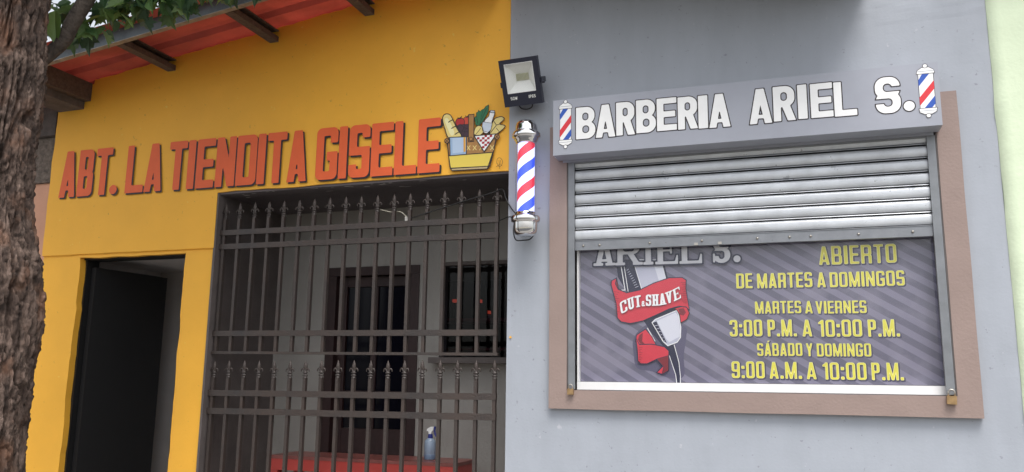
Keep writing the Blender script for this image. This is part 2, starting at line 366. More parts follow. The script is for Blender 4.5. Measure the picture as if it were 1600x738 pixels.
# ------------------------------------------------------------ flat artwork painted on a plane
class Art:
    """polygons and ribbons in their own u,v units, mapped onto a rectangle of a plane y = const; each shape is its own coat of paint"""
    def __init__(s, c00, c10, c01, c11, W_, H_, y):
        s.c = [Vector(c) for c in (c00, c10, c01, c11)]; s.W = W_; s.H = H_; s.y = y; s.bm = BM(); s.mats = []; s.k = 0
    def T(s, u, v, dy=0):
        a, b_ = u / s.W, v / s.H
        p = s.c[0] * (1 - a) * (1 - b_) + s.c[1] * a * (1 - b_) + s.c[2] * (1 - a) * b_ + s.c[3] * a * b_
        return Vector((p.x, s.y - .0002 - s.k * .00012 - dy, p.y))
    def mi(s, m):
        if m not in s.mats: s.mats.append(m)
        return s.mats.index(m)
    def poly(s, pts, m, smooth=0, line=None, lw=5):
        if smooth: pts = [(p.x, p.y) for p in catmull([(a, b_, 0) for a, b_ in pts], smooth, True)]
        s.k += 1
        f = s.bm.faces.new([s.bm.verts.new(s.T(*p)) for p in pts]); f.material_index = s.mi(m)
        if line: s.line(pts, lw, line, closed=True)
    def line(s, pts, wd, m, closed=False, smooth=0):
        if smooth: pts = [(p.x, p.y) for p in catmull([(a, b_, 0) for a, b_ in pts], smooth, closed)]
        s.k += 1; N = len(pts); L_, R2 = [], []
        for i, p in enumerate(pts):
            a = Vector(pts[(i - 1) % N]) if closed or i else None; c_ = Vector(pts[(i + 1) % N]) if closed or i < N - 1 else None
            p = Vector(p)
            d1 = (p - a).normalized() if a is not None and (p - a).length > 1e-6 else None
            d2 = (c_ - p).normalized() if c_ is not None and (c_ - p).length > 1e-6 else None
            d1 = d1 or d2; d2 = d2 or d1
            n1 = Vector((-d1.y, d1.x)); n2 = Vector((-d2.y, d2.x)); m_ = n1 + n2
            if m_.length < .3: m_ = n1
            m_.normalize(); k = min(1 / max(m_.dot(n1), .35), 2.2) * wd / 2
            L_.append(s.bm.verts.new(s.T(*(p + m_ * k)))); R2.append(s.bm.verts.new(s.T(*(p - m_ * k))))
        mi = s.mi(m)
        for i in range(N if closed else N - 1):
            j = (i + 1) % N
            try: s.bm.faces.new((L_[i], R2[i], R2[j], L_[j])).material_index = mi
            except ValueError: pass
    def circle(s, u, v, r, m, line=None, lw=5, n=20, ry=None):
        s.poly([(u + r * math.cos(2 * math.pi * i / n), v + (ry or r) * math.sin(2 * math.pi * i / n)) for i in range(n)], m, line=line, lw=lw)
    def done(s, name, parent): 
        o = obj(name, s.bm, s.mats, parent); return o

# ------------------------------------------------------------ setting: ground
def sheet(name, x0, x1, y0, y1, z, m):
    bm = BM(); bm.faces.new([bm.verts.new(p) for p in ((x0, y0, z), (x1, y0, z), (x1, y1, z), (x0, y1, z))])
    o = obj(name, bm, m); tag(o, kind='structure'); return o
sheet('ground', -300, 300, -300, 300, -.02, MT['soil'])
sheet('street', -300, 300, -11, -2.6, -.012, MT['street'])
o = box('pavement', -60, 60, -2.45, -.02, -.1, .14, MT['pave']); tag(o, kind='structure')
o = box('kerb', -60, 60, -2.6, -2.453, -.1, .138, MT['dark_concrete'], bevel=.01); tag(o, kind='structure')

# ------------------------------------------------------------ plaster walls
def roof_z(x): return 3.750 + .128 * (x + 2.5)
def wall_mesh(xs, zs, holes, y0, y1, warp=None):
    """a wall of cells with openings; front at y0, back at y1"""
    bm = BM(); nx, nz = len(xs), len(zs); vf, vb = {}, {}
    def inside(i, k):
        if i < 0 or k < 0 or i >= nx - 1 or k >= nz - 1: return False
        cx, cz = (xs[i] + xs[i + 1]) / 2, (zs[k] + zs[k + 1]) / 2
        return not any(a < cx < b_ and c < cz < d for a, b_, c, d in holes)
    def gv(dct, i, k, y):
        if (i, k) not in dct:
            p = Vector((xs[i], y, zs[k])); p = warp(p, y == y0) if warp else p
            dct[(i, k)] = bm.verts.new(p)
        return dct[(i, k)]
    for i in range(nx - 1):
        for k in range(nz - 1):
            if not inside(i, k): continue
            f = [(i, k), (i + 1, k), (i + 1, k + 1), (i, k + 1)]
            bm.faces.new([gv(vf, a, b_, y0) for a, b_ in f]); bm.faces.new([gv(vb, a, b_, y1) for a, b_ in f[::-1]])
            for (di, dk), (e0, e1) in (((0, -1), (f[0], f[1])), ((1, 0), (f[1], f[2])), ((0, 1), (f[2], f[3])), ((-1, 0), (f[3], f[0]))):
                if not inside(i + di, k + dk):
                    bm.faces.new((gv(vf, *e1, y0), gv(vf, *e0, y0), gv(vb, *e0, y1), gv(vb, *e1, y1)))
    return bm
def lines(a, b_, step, *extra):
    v = list(np.arange(a, b_, step)) + [b_]
    v = [x for x in v if all(abs(x - e) > step * .35 for e in extra)] + [e for e in extra]
    return sorted(v)

house = thing('yellow_house', (-1.7, 0, .14), 'deep yellow painted shop front with orange lettering under a red sheet roof', 'house')
def ywarp(p, front):
    q = p.copy()
    nx = noise.noise(Vector((p.x * 6, 3.1, p.z * 6))); nz = noise.noise(Vector((p.x * 7, 8.3, p.z * 7))); n2 = noise.noise(Vector((p.x * 25, 1, p.z * 25)))
    edge = min(abs(p.x + 3.10), abs(p.x + 2.225), abs(p.x + 3.44))
    edz = min(abs(p.z - 2.40), abs(p.z - 2.79))
    if edge < .03: q.x += (nx * .012 + n2 * .006) if p.x < -3 else (nx * .005 + n2 * .004)
    if edz < .02: q.z += nz * .007
    if p.z > 3.9:                                     # top follows the roof slope, uneven hand-laid edge
        q.z = (roof_z(p.x) + .012 + n2 * .012)
        if p.x < -3.16: q.z = 3.475
    if front:
        q.y += noise.noise(Vector((p.x * 2.2, 0, p.z * 2.2))) * .006
        if p.z < 2.42: q.y += .014
    return q
xs = lines(-3.44, -.001, .045, -3.10, -2.225, -2.0); zs = lines(.0, 3.6, .05, 2.40, 2.418, 2.426, 2.79) + [3.65, 3.95]
obj('wall', wall_mesh(xs, zs, [(-3.10, -2.225, .3, 2.40), (-2.0, 0, .3, 2.79)], 0, .16, ywarp), MT['yellow'], house, smooth=False)
# grey painted reveals of the big opening and porch behind it
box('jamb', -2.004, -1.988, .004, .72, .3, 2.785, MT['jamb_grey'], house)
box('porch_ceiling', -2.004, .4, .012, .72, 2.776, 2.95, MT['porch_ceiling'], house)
for i in range(22):
    x = random.uniform(-1.9, -.05); y = .02 + random.random() ** 2 * .12; wdt = random.uniform(.008, .03)
    cb = BM(); vs = [cb.verts.new((x + wdt * a, y + .006 * b_ * random.uniform(.5, 1.5), 2.7745)) for a, b_ in ((-1, -.5), (0, -1), (1, -.4), (.8, .8), (-.7, 1))]
    cb.faces.new(vs); obj('paint_chip', cb, MT['chip'], house)
DOORX = (-1.555, -.878); WINX = (-.715, .9)
bm = wall_mesh([-2.06, DOORX[0], DOORX[1], WINX[0], WINX[1], 1.2], [.3, 1.75, 2.365, 2.385, 2.9], [(DOORX[0], DOORX[1], .3, 2.365), (WINX[0], WINX[1], 1.75, 2.385)], .70, .80)
obj('porch_wall', bm, MT['porch_wall'], house)
box('porch_floor', -2.0, 1.2, .0, .70, .2, .35, MT['floor'], house)
box('partition', -2.16, -2.006, .17, 1.9, .3, 2.9, MT['porch_wall'], house)
box('partition', .25, .33, .18, .695, .3, 2.9, MT['porch_wall'], house)
# inner dark red door
fr = BM()
bx(fr, DOORX[0] - .01, DOORX[0] + .055, .69, .78, .35, 2.31); bx(fr, DOORX[1] - .05, DOORX[1] + .01, .69, .78, .35, 2.31); bx(fr, DOORX[0] - .01, DOORX[1] + .01, .69, .78, 2.312, 2.372)
inner = obj('door', fr, MT['door_red'], house, bevel=.004)
lf = BM()
bx(lf, -1.498, -1.44, .74, .775, .36, 2.305); bx(lf, -.99, -.93, .74, .775, .36, 2.305); bx(lf, -1.438, -.992, .74, .775, .36, 1.28); bx(lf, -1.438, -.992, .74, .775, 2.24, 2.305)
bx(lf, -1.24, -1.20, .742, .772, 1.282, 2.238); bx(lf, -1.438, -1.242, .742, .772, 1.50, 1.53); bx(lf, -1.198, -.992, .742, .772, 1.50, 1.53)
obj('leaf_frame', lf, MT['door_red'], inner, bevel=.003)
box('pane', -1.436, -.994, .757, .763, 1.284, 2.236, MT['dark_glass'], inner)
# inner window with sill
wf = BM()
bx(wf, WINX[0], WINX[0] + .02, .705, .78, 1.76, 2.38); bx(wf, WINX[0], WINX[1], .705, .78, 2.362, 2.384); bx(wf, -.14, -.11, .71, .775, 1.76, 2.36)
win = obj('window', wf, MT['dark_concrete'], house)
box('window_sill', -.745, .85, .60, .70, 1.715, 1.752, MT['jamb_grey'], win, bevel=.004)
gp = glass_mat('inner_window_glass', (.6, .6, .66), .35)
box('pane', WINX[0] + .02, WINX[1], .735, .739, 1.755, 2.36, gp, win)
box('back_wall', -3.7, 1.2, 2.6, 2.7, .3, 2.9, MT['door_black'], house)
box('inner_ceiling', -3.7, 1.2, .81, 2.6, 2.5, 2.6, MT['jamb_grey'], house)
# side door: black leaf swung inward in a thin dark frame
T0 = Matrix.Translation((-3.072, .10, 0)) @ Matrix.Rotation(R_(83), 4, 'Z')
sdoor = obj('door', bx(BM(), 0, .61, -.03, .012, .35, 2.345, T0), MT['door_black'], house, bevel=.004)
fb = BM(); bx(fb, -3.115, -3.088, .06, .165, .3, 2.405); bx(fb, -2.242, -2.232, .03, .165, .3, 2.405); bx(fb, -3.112, -2.232, .05, .165, 2.392, 2.41)
obj('door_frame', fb, MT['door_black'], house, bevel=.003)
box('passage_wall', -3.3, -2.17, 1.00, 1.06, .3, 2.5, MT['passage'], house)
box('passage_ceiling', -3.3, -2.165, .17, 1.0, 2.43, 2.49, MT['passage'], house)
box('passage_wall', -3.36, -3.305, .17, 1.06, .3, 2.5, MT['passage'], house)
obj('pipe', tube(BM(), [(-2.26, .95, .35), (-2.26, .95, 1.36)], .014, 10), MT['white_paint'], house, smooth=True)

# roof over both shop fronts: sheet, purlins running out of the wall, steel fascia
rf = BM(); prof = []; y = -.59
while y < 2.6:
    prof += [(y, 0), (y + .105, 0), (y + .128, .032), (y + .195, .032), (y + .218, 0)]; y += .2181
XR0, XR1, NXR = -3.75, .02, 10
rows = []
for i in range(NXR + 1):
    x = XR0 + (XR1 - XR0) * i / NXR
    rows.append([rf.verts.new((x, py, roof_z(x) + pz + .004 * noise.noise(Vector((x * 2, py * 4, 0))))) for py, pz in prof])
top = []
for a, b_ in zip(rows, rows[1:]):
    for k in range(len(prof) - 1): top.append(rf.faces.new((a[k], a[k + 1], b_[k + 1], b_[k])))
bmesh.ops.solidify(rf, geom=rf.faces[:], thickness=-.003)
roof = obj('roof', rf, MT['sheet'], house)
def sloped(bm, x0, x1, y0, y1, dz0, dz1):
    vs = [bm.verts.new((x, y_, roof_z(x) + d)) for x in (x0, x1) for y_ in (y0, y1) for d in (dz0, dz1)]
    for f in ((0, 1, 3, 2), (4, 6, 7, 5), (0, 4, 5, 1), (2, 3, 7, 6), (0, 2, 6, 4), (1, 5, 7, 3)): bm.faces.new([vs[i] for i in f])
fa = BM(); sloped(fa, -3.5, .01, -.505, -.500, -.082, .030)
obj('fascia', fa, MT['steel_fascia'], roof)
fa = BM(); sloped(fa, -3.5, .01, -.506, -.47, -.087, -.0825)
obj('fascia_lip', fa, MT['steel_lip'], roof)
for x in (-2.455, -1.64, -.94, -.47, -.05):
    p = BM(); bx(p, x - .035, x - .031, -.466, .3, roof_z(x) - .085, roof_z(x) - .006); bx(p, x - .031, x + .03, -.466, .3, roof_z(x) - .085, roof_z(x) - .081); bx(p, x - .031, x + .03, -.466, .3, roof_z(x) - .012, roof_z(x) - .006)
    bx(p, x + .0265, x + .03, -.466, .3, roof_z(x) - .081, roof_z(x) - .05)
    obj('purlin', p, MT['purlin'], roof)
bm = bx(BM(), -3.30, -3.145, -.466, .0, 3.525, 3.655); obj('purlin', bm, MT['purlin'], roof, bevel=.004)
bm = bx(BM(), -3.43, -3.20, -.62, .02, 3.470, 3.523); bx(bm, -3.46, -3.31, -.60, .02, 3.524, 3.60)
obj('beam', bm, MT['dark_concrete'], house, bevel=.006)

# hand painted orange lettering with a black drop shadow
L1 = [('A', -3.339, -3.196), ('B', -3.179, -3.045), ('T', -3.027, -2.887), ('.', -2.89, -2.825), ('L', -2.756, -2.604), ('A', -2.596, -2.453), ('T', -2.403, -2.258), ('I', -2.248, -2.190),
      ('E', -2.176, -2.033), ('N', -2.021, -1.871), ('D', -1.861, -1.709), ('I', -1.702, -1.644), ('T', -1.631, -1.488), ('A', -1.476, -1.336), ('G', -1.270, -1.118), ('I', -1.109, -1.052),
      ('S', -1.038, -.895), ('E', -.885, -.737), ('L', -.727, -.581), ('E', -.572, -.428)]
for nm, m, dx, dz, dy in (('lettering_shadow', 'black_paint', .012, -.011, -.0085), ('lettering', 'orange', 0, 0, -.0095)):
    for i0, i1 in ((0, 4), (4, 6), (6, 14), (14, 20)):
        bm = BM()
        for k in range(i0, i1):
            c, a, b_ = L1[k]; h = .333; base = 2.832 - .0075 * (a + 3.34); W_ = (b_ - a) / h
            fn = (lambda X, Y, c=c, W_=W_: glyph(c, X, Y, W_, .160, .158, .11))
            field_mesh(bm, fn, W_, (lambda u, v, a=a, base=base: Vector((a + u * h + dx, dy, base + v * h + dz))), n=46)
        obj(nm, bm, MT[m], house)

# painted shopping basket
A_ = Art((-.473, 3.245), (.014, 3.205), (-.463, 2.771), (.016, 2.738), 738, 738, -.0095)
def fm(n, c, **k): return mat(n, srgb(*c), .5, **k)
cream = fm('bread_paint', (225, 205, 130), var=.06, vscale=20); dkc = fm('bread_light', (235, 228, 175)); red = fm('tomato_paint', (175, 35, 35)); red2 = fm('tomato_orange', (200, 70, 45))
grape = fm('grape_paint', (62, 38, 52)); gr_ = fm('leaf_paint', (35, 110, 70)); wick = fm('wicker_paint', (165, 120, 65), var=.1, vscale=30); blue = fm('napkin_paint', (150, 178, 208)); blue2 = fm('napkin_light', (178, 198, 222))
ylw = fm('basket_yellow', (225, 200, 85)); wht = MT['white_paint']; blk = MT['black_paint']; milk = fm('bottle_paint', (195, 205, 218)); tan = fm('basket_base_paint', (185, 165, 120)); ora = fm('napkin_edge', (215, 160, 65)); mar = fm('check_red', (165, 30, 40))
A_.poly([(535, 330), (570, 190), (640, 155), (672, 178), (630, 225), (680, 240), (660, 275), (590, 325)], cream, 4, blk, 8)
A_.line([(570, 190), (600, 235), (630, 225)], 6, blk); A_.line([(540, 315), (600, 235)], 6, blk); A_.line([(598, 262), (628, 300)], 5, blk)
A_.poly([(405, 235), (390, 160), (410, 150), (408, 115), (425, 105), (430, 88), (445, 105), (462, 85), (480, 80), (500, 52), (527, 40), (522, 100), (510, 130), (490, 165), (470, 200), (440, 235)], gr_, 0, blk, 4)
A_.line([(412, 150), (425, 225)], 4, blk); A_.line([(505, 75), (440, 225)], 4, blk); A_.line([(470, 100), (450, 180)], 3, blk)
A_.circle(318, 190, 38, red2, blk, 5); A_.circle(254, 204, 44, red, blk, 6)
A_.poly([(225, 150), (245, 162), (275, 140), (262, 170), (240, 172)], blk); A_.poly([(300, 135), (318, 150), (345, 120), (332, 158), (312, 160)], blk)
for (u, v) in ((255, 250), (290, 250), (322, 250), (272, 283), (305, 285), (325, 290), (290, 318), (318, 322), (262, 262)): A_.circle(u, v, 27, grape, blk, 4)
A_.poly([(85, 180), (95, 135), (130, 122), (165, 140), (195, 200), (230, 270), (268, 345), (150, 355), (110, 270)], cream, 5, blk, 9)
A_.poly([(105, 180), (125, 160), (150, 190), (200, 300), (170, 330), (130, 250)], dkc, 4)
for (u, v) in ((140, 205), (172, 265), (205, 322)): A_.line([(u, v), (u + 20, v - 14), (u + 48, v - 26)], 9, blk)
A_.poly([(395, 325), (398, 270), (430, 240), (470, 255), (480, 300), (450, 330)], cream, 4, blk, 6); A_.line([(405, 325), (440, 285), (455, 262)], 5, blk)
A_.poly([(540, 105), (585, 112), (580, 145), (562, 200), (550, 270), (520, 315), (480, 300), (470, 240), (500, 180), (530, 150)], wht, 3, blk, 7)
A_.poly([(474, 205), (562, 218), (550, 285), (522, 305), (482, 292), (468, 245)], milk, 0, blk, 4)
A_.poly([(545, 95), (585, 100), (584, 122), (542, 116)], milk, 0, blk, 5)
A_.poly([(132, 385), (165, 640), (185, 665), (520, 648), (545, 620), (608, 345), (560, 330), (160, 352)], wick, 0, blk, 11)
A_.poly([(340, 395), (338, 135), (390, 130), (390, 390)], wick, 0, blk, 7)
A_.poly([(322, 398), (590, 385), (572, 500), (322, 512)], wick)
for u in (340, 400, 462, 565):
    A_.line([(u - 17, 430), (u + 17, 472)], 7, cream); A_.line([(u + 17, 428), (u - 17, 474)], 7, cream)
A_.poly([(150, 525), (572, 495), (530, 625), (168, 642)], ylw, 0, blk, 9)
A_.poly([(172, 645), (530, 625), (520, 648), (185, 665)], tan, 0, blk, 7)
A_.poly([(158, 350), (322, 345), (322, 512), (165, 525)], blue, 0, blk, 8); A_.poly([(185, 358), (288, 352), (290, 492), (188, 502)], blue2); A_.poly([(292, 350), (314, 349), (314, 488), (294, 490)], ora)
A_.poly([(395, 338), (608, 322), (492, 490)], wht)
CK = []
for r_ in range(8):
    for q in range(9):
        if (r_ + q) % 2: continue
        u0, v0 = 398 + q * 24, 332 + r_ * 21
        uc, vc = u0 + 12, v0 + 10
        if cpoly(np.array(uc), np.array(vc), (395, 338), (608, 322), (492, 490)) < -12: CK.append((u0, v0))
for u0, v0 in CK: A_.poly([(u0, v0), (u0 + 24, v0 - 2), (u0 + 24, v0 + 18), (u0, v0 + 21)], mar)
A_.line([(395, 338), (608, 322), (492, 490)], 8, blk, closed=True)
A_.circle(365, 368, 17, wick, blk, 5)
A_.circle(133, 384, 23, wick, blk, 7); A_.line([(120, 370), (146, 398)], 5, blk); A_.line([(146, 370), (120, 398)], 5, blk)
A_.circle(610, 350, 24, wick, blk, 7); A_.line([(597, 336), (622, 364)], 5, blk); A_.line([(622, 336), (597, 364)], 5, blk)
A_.line([(612, 590), (620, 555), (645, 550), (665, 580), (655, 620), (632, 628), (618, 605)], 3.5, blk, True, 4)
A_.line([(632, 570), (636, 610), (646, 568), (650, 606)], 3, blk); A_.line([(608, 632), (640, 612), (660, 622)], 3, blk, smooth=3); A_.line([(640, 650), (634, 600)], 3, blk)
A_.done('basket_painting', house)

# ------------------------------------------------------------ neighbours
nb = thing('peach_house', (-4.6, .2, .14), 'peach plastered neighbouring wall with rough concrete band, just right of the tree trunk', 'house')
box('wall', -7.5, -3.445, .06, .3, .0, 2.965, MT['peach_wall'], nb)
box('rough_band', -7.5, -3.447, .04, .3, 2.967, 3.30, MT['rough_concrete'], nb, bevel=.005)
box('lintel', -7.5, -3.449, .0, .3, 3.303, 3.52, MT['dark_concrete'], nb, bevel=.005)
box('roof', -7.5, -3.80, -.5, 1.5, 3.56, 3.62, MT['dark_concrete'], nb)
gn = thing('green_house', (4.4, .2, .14), 'pale lime green plastered house wall at the right edge', 'house')
gx = lines(2.458, 4.2, .06); 
def gwarp(p, front):
    q = p.copy()
    if front: q.y += noise.noise(Vector((p.x * 8, 0, p.z * 8))) * .006 + noise.noise(Vector((p.x * 3, 4, p.z * 3))) * .006
    if p.x < 2.46: q.x += noise.noise(Vector((0, 0, p.z * 5))) * .006
    return q
obj('wall', wall_mesh(gx, lines(0, 4.8, .06), [], -.006, .2, gwarp), MT['green_wall'], gn, smooth=True)
box('wall', 4.2, 8, -.006, .2, 0, 4.8, MT['green_wall'], gn); box('roof', 2.5, 8, -.7, 2, 4.803, 4.88, MT['sheet'], gn)

# ------------------------------------------------------------ grey barber shop front
bs = thing('grey_shop', (1.23, 0, .14), 'blue-grey painted barber shop wall around the framed window', 'shop')
HX0, HX1, HZ0, HZ1 = .351, 2.193, 1.562, 3.0
def bwarp(p, front):
    q = p.copy()
    if front: q.y += noise.noise(Vector((p.x * 1.8, 5, p.z * 1.8))) * .006 + noise.noise(Vector((p.x * 9, 5, p.z * 9))) * .0012
    if p.z > 3.9: q.z = 3.99 - .185 * p.x if p.x < 1.93 else 3.985
    elif p.z > 3.4: q.z = 3.4 + (p.z - 3.4) * (.55 - .185 * min(p.x, 1.93)) / .5
    return q
obj('wall', wall_mesh(lines(.001, 2.457, .05, HX0, HX1), lines(0, 3.85, .05, HZ0, HZ1) + [3.98], [(HX0, HX1, HZ0, HZ1)], -.002, .16, bwarp), MT['grey_wall'], bs, smooth=False)
ev = BM(); vs = [ev.verts.new((x, y_, 3.985 - .185 * x + d)) for x in (.03, 1.93) for y_ in (-.62, 1.5) for d in (0, .05)]
for f in ((0, 1, 3, 2), (4, 6, 7, 5), (0, 4, 5, 1), (2, 3, 7, 6), (0, 2, 6, 4), (1, 5, 7, 3)): ev.faces.new([vs[i] for i in f])
obj('roof', ev, MT['dark_concrete'], bs)
box('roof', 1.94, 2.45, -.05, 1.5, 3.99, 4.04, MT['dark_concrete'], bs)
def swarp(p, front):
    q = p.copy()
    q.x += noise.noise(Vector((p.x * 20, 2, p.z * 3))) * .0018; q.z += noise.noise(Vector((p.x * 3, 6, p.z * 20))) * .0022
    return q
sm = wall_mesh(lines(.253, 2.293, .04, HX0, HX1), lines(1.465, 3.012, .04, HZ0), [(HX0, HX1, HZ0, 3.2)], -.034, -.004, swarp)
sur = obj('window_surround', sm, MT['surround'], bs, bevel=.003)
# reveal lining and shop window
rv = BM(); bx(rv, HX0 - .001, HX0 + .006, -.032, .14, HZ0, 2.99); bx(rv, HX1 - .006, HX1 + .001, -.032, .14, HZ0, 2.99); bx(rv, HX0 + .006, HX1 - .006, .0, .14, HZ0 - .002, HZ0 + .003)
obj('reveal', rv, MT['jamb_grey'], bs)
wfm = BM(); bx(wfm, .396, 2.170, .012, .055, 1.566, 1.607); bx(wfm, .396, .4045, .016, .055, 1.608, 2.9); bx(wfm, 2.158, 2.172, .016, .055, 1.608, 2.9); bx(wfm, .405, 2.157, .016, .055, 2.86, 2.9)
wdw = obj('window', wfm, MT['white_frame'], bs, bevel=.0025)
box('pane', .405, 2.157, .028, .032, 1.608, 2.858, MT['pane'], wdw)
box('room_back', .30, 2.25, .30, .33, 1.4, 3.05, MT['jamb_grey'], bs)

# poster behind the glass
pm = bpy.data.materials.new('striped_poster'); pm.use_nodes = True; n = pm.node_tree; b = n.nodes['Principled BSDF']; b.inputs['Roughness'].default_value = .5
g = n.nodes.new('ShaderNodeNewGeometry'); sx = n.nodes.new('ShaderNodeSeparateXYZ'); n.links.new(g.outputs['Position'], sx.inputs[0])
def mth(op, a, b_=None):
    q = n.nodes.new('ShaderNodeMath'); q.operation = op
    for i, v in enumerate((a, b_)):
        if v is None: continue
        if isinstance(v, (int, float)): q.inputs[i].default_value = v
        else: n.links.new(v, q.inputs[i])
    return q.outputs[0]
sumv = mth('ADD', mth('MULTIPLY', sx.outputs[0], .63), sx.outputs[2])
fr_ = mth('FRACT', mth('DIVIDE', sumv, .0745))
_ = mth('SMOOTH_MIN', 1, mth('MULTIPLY', mth('SUBTRACT', mth('ABSOLUTE', mth('SUBTRACT', fr_, .5)), .25), 30))
st2 = mth('MINIMUM', 1, mth('MAXIMUM', 0, mth('ADD', mth('MULTIPLY', mth('SUBTRACT', mth('ABSOLUTE', mth('SUBTRACT', fr_, .5)), .25), 30), .5)))
nz = n.nodes.new('ShaderNodeTexNoise'); nz.inputs['Scale'].default_value = 5; nz.inputs['Detail'].default_value = 7; n.links.new(g.outputs['Position'], nz.inputs['Vector'])
mx = n.nodes.new('ShaderNodeMix'); mx.data_type = 'RGBA'; mx.inputs[6].default_value = (*srgb(97, 95, 112), 1); mx.inputs[7].default_value = (*srgb(122, 119, 137), 1); n.links.new(st2, mx.inputs[0])
m2 = n.nodes.new('ShaderNodeMix'); m2.data_type = 'RGBA'; m2.blend_type = 'MULTIPLY'; m2.inputs[0].default_value = .0; n.links.new(mx.outputs[2], m2.inputs[6]); n.links.new(nz.outputs['Color'], m2.inputs[7])
fr2 = n.nodes.new('ShaderNodeValToRGB'); e = fr2.color_ramp.elements; e[0].position = .50; e[0].color = (0, 0, 0, 1); e[1].position = .66; e[1].color = (.5, .5, .5, 1); n.links.new(nz.outputs['Fac'], fr2.inputs[0])
m3 = n.nodes.new('ShaderNodeMix'); m3.data_type = 'RGBA'; m3.inputs[7].default_value = (*srgb(138, 135, 150), 1); n.links.new(fr2.outputs[0], m3.inputs[0]); n.links.new(m2.outputs[2], m3.inputs[6])  # pale noise patches in the poster colour imitate uneven reflections on the glass
n.links.new(m3.outputs[2], b.inputs['Base Color'])
PY = .052
poster = thing('window_poster', (1.28, PY, 1.61), 'purple-grey striped poster with yellow opening hours behind the shop glass', 'poster')
box('poster_sheet', .406, 2.156, PY, PY + .003, 1.609, 2.84, pm, poster)
BEB = dict(A=.41, B=.40, D=.40, E=.35, G=.40, I=.145, M=.52, N=.42, O=.40, P=.38, R=.40, S=.385, T=.36, V=.41, Y=.40)
BEB.update({'0': .40, '1': .24, '3': .385, '9': .40, ':': .15, '.': .15, '\u00c1': .41})
def bword(bm, txt, x0, x1, zb, h, yy, off=0, dx=0, dz=0, slope=0):
    gap = .075; tot = sum(BEB[c] for c in txt) + gap * (len(txt) - 1); s = (x1 - x0) / tot / h; x = x0
    for c in txt:
        W_ = BEB[c]; Wg = W_ * s
        fn = (lambda X, Y, c=c, Wg=Wg: glyph(c, X, Y, Wg, .138 * min(s, 1.15), .13, .15, 'bebas'))
        field_mesh(bm, fn, Wg, (lambda u, v, x=x: Vector((x + u * h + dx, yy, zb + slope * (x - 1.2) + v * h + dz))), off=off, n=26, ymax=1.22 if c == '\u00c1' else 1)
        x += (W_ + gap) * s * h
HOURS = [('ABIERTO', 1.634, 1.990, 2.196, .094), ('DE', 1.23, 1.31, 2.088, .077), ('MARTES', 1.333, 1.598, 2.086, .076), ('A', 1.62, 1.66, 2.084, .075), ('DOMINGOS', 1.679, 2.018, 2.083, .0745),
         ('MARTES', 1.318, 1.539, 1.957, .062), ('A', 1.557, 1.593, 1.955, .062), ('VIERNES', 1.607, 1.840, 1.953, .062),
         ('3:00', 1.189, 1.349, 1.843, .084), ('P.M.', 1.374, 1.513, 1.842, .084), ('A', 1.539, 1.585, 1.841, .083), ('10:00', 1.615, 1.814, 1.839, .083), ('P.M.', 1.84, 1.981, 1.838, .083),
         ('S\u00c1BADO', 1.32, 1.535, 1.745, .0635), ('Y', 1.552, 1.583, 1.744, .063), ('DOMINGO', 1.602, 1.849, 1.743, .063),
         ('9:00', 1.192, 1.352, 1.634, .084), ('A.M.', 1.375, 1.528, 1.633, .083), ('A', 1.549, 1.595, 1.632, .083), ('10:00', 1.624, 1.822, 1.631, .083), ('P.M.', 1.844, 1.985, 1.631, .083)]
pshadow = mat('poster_shadow_ink', srgb(64, 62, 84), .5); pyel = mat('poster_yellow_ink', (.70, .65, .075), .5, var=.05, vscale=30); pyl2 = mat('poster_pale_yellow_ink', (.82, .78, .34), .5)
for nm, m, off, dx, dz, yy in (('hours_shadow', pshadow, .035, .0035, -.004, PY - .0006), ('hours_edge', pyl2, .0, 0, 0, PY - .0012), ('hours_text', pyel, -.022, .0, 0, PY - .0018)):
    for i0, i1 in ((0, 1), (1, 5), (5, 8), (8, 13), (13, 16), (16, 21)):
        bm = BM()
        for t_ in HOURS[i0:i1]: bword(bm, *t_, yy, off=off, dx=dx, dz=dz)
        obj(nm, bm, m, poster)
# clipper logo and ribbon
A_ = Art((.525, 2.214), (1.070, 2.196), (.520, 1.597), (1.053, 1.604), 656, 738, PY - .0006)
nav = fm('ink_navy', (34, 36, 62)); sil = fm('ink_silver', (182, 184, 200)); sil2 = fm('ink_pale', (208, 210, 220)); rib = fm('ink_red', (200, 48, 66), var=.05, vscale=12); ribd = fm('ink_deep_red', (120, 28, 42)); cs = fm('poster_soft_shadow', (86, 83, 106)); inkw = mat('ink_white', (.82, .82, .83), .5)
A_.poly([(215, 440), (330, 350), (530, 370), (545, 450), (530, 560), (530, 690), (440, 700), (330, 660), (235, 640), (212, 560)], cs, 5)
A_.poly([(90, -60), (400, -60), (440, 100), (500, 300), (512, 440), (470, 490), (505, 620), (512, 738), (486, 738), (480, 680), (440, 560), (400, 500), (330, 420), (250, 300), (165, 150), (110, 60)], nav)
A_.poly([(205, -60), (385, -60), (418, 70), (330, 110), (262, 132)], sil, 0, inkw, 4); A_.poly([(330, -60), (385, -60), (418, 70), (375, 85)], sil2)
A_.line([(128, -20), (155, 140), (130, 140)], 5, inkw); A_.line([(148, -20), (175, 150)], 4, inkw)
for i in range(9): A_.line([(165 + i * 7, 12 + i * 14), (178 + i * 8, 2 + i * 14)], 3, sil)
A_.poly([(330, 350), (350, 330), (485, 272), (498, 300), (512, 380), (510, 445), (490, 475), (430, 498), (400, 470)], sil, 0, inkw, 5)
A_.poly([(360, 340), (480, 285), (498, 310), (508, 400), (505, 440), (440, 475), (420, 455)], sil2)
A_.poly([(333, 352), (358, 342), (425, 480), (405, 470)], nav); 
for i in range(6): A_.line([(345 + i * 11, 372 + i * 20), (368 + i * 9, 366 + i * 20)], 3, sil)
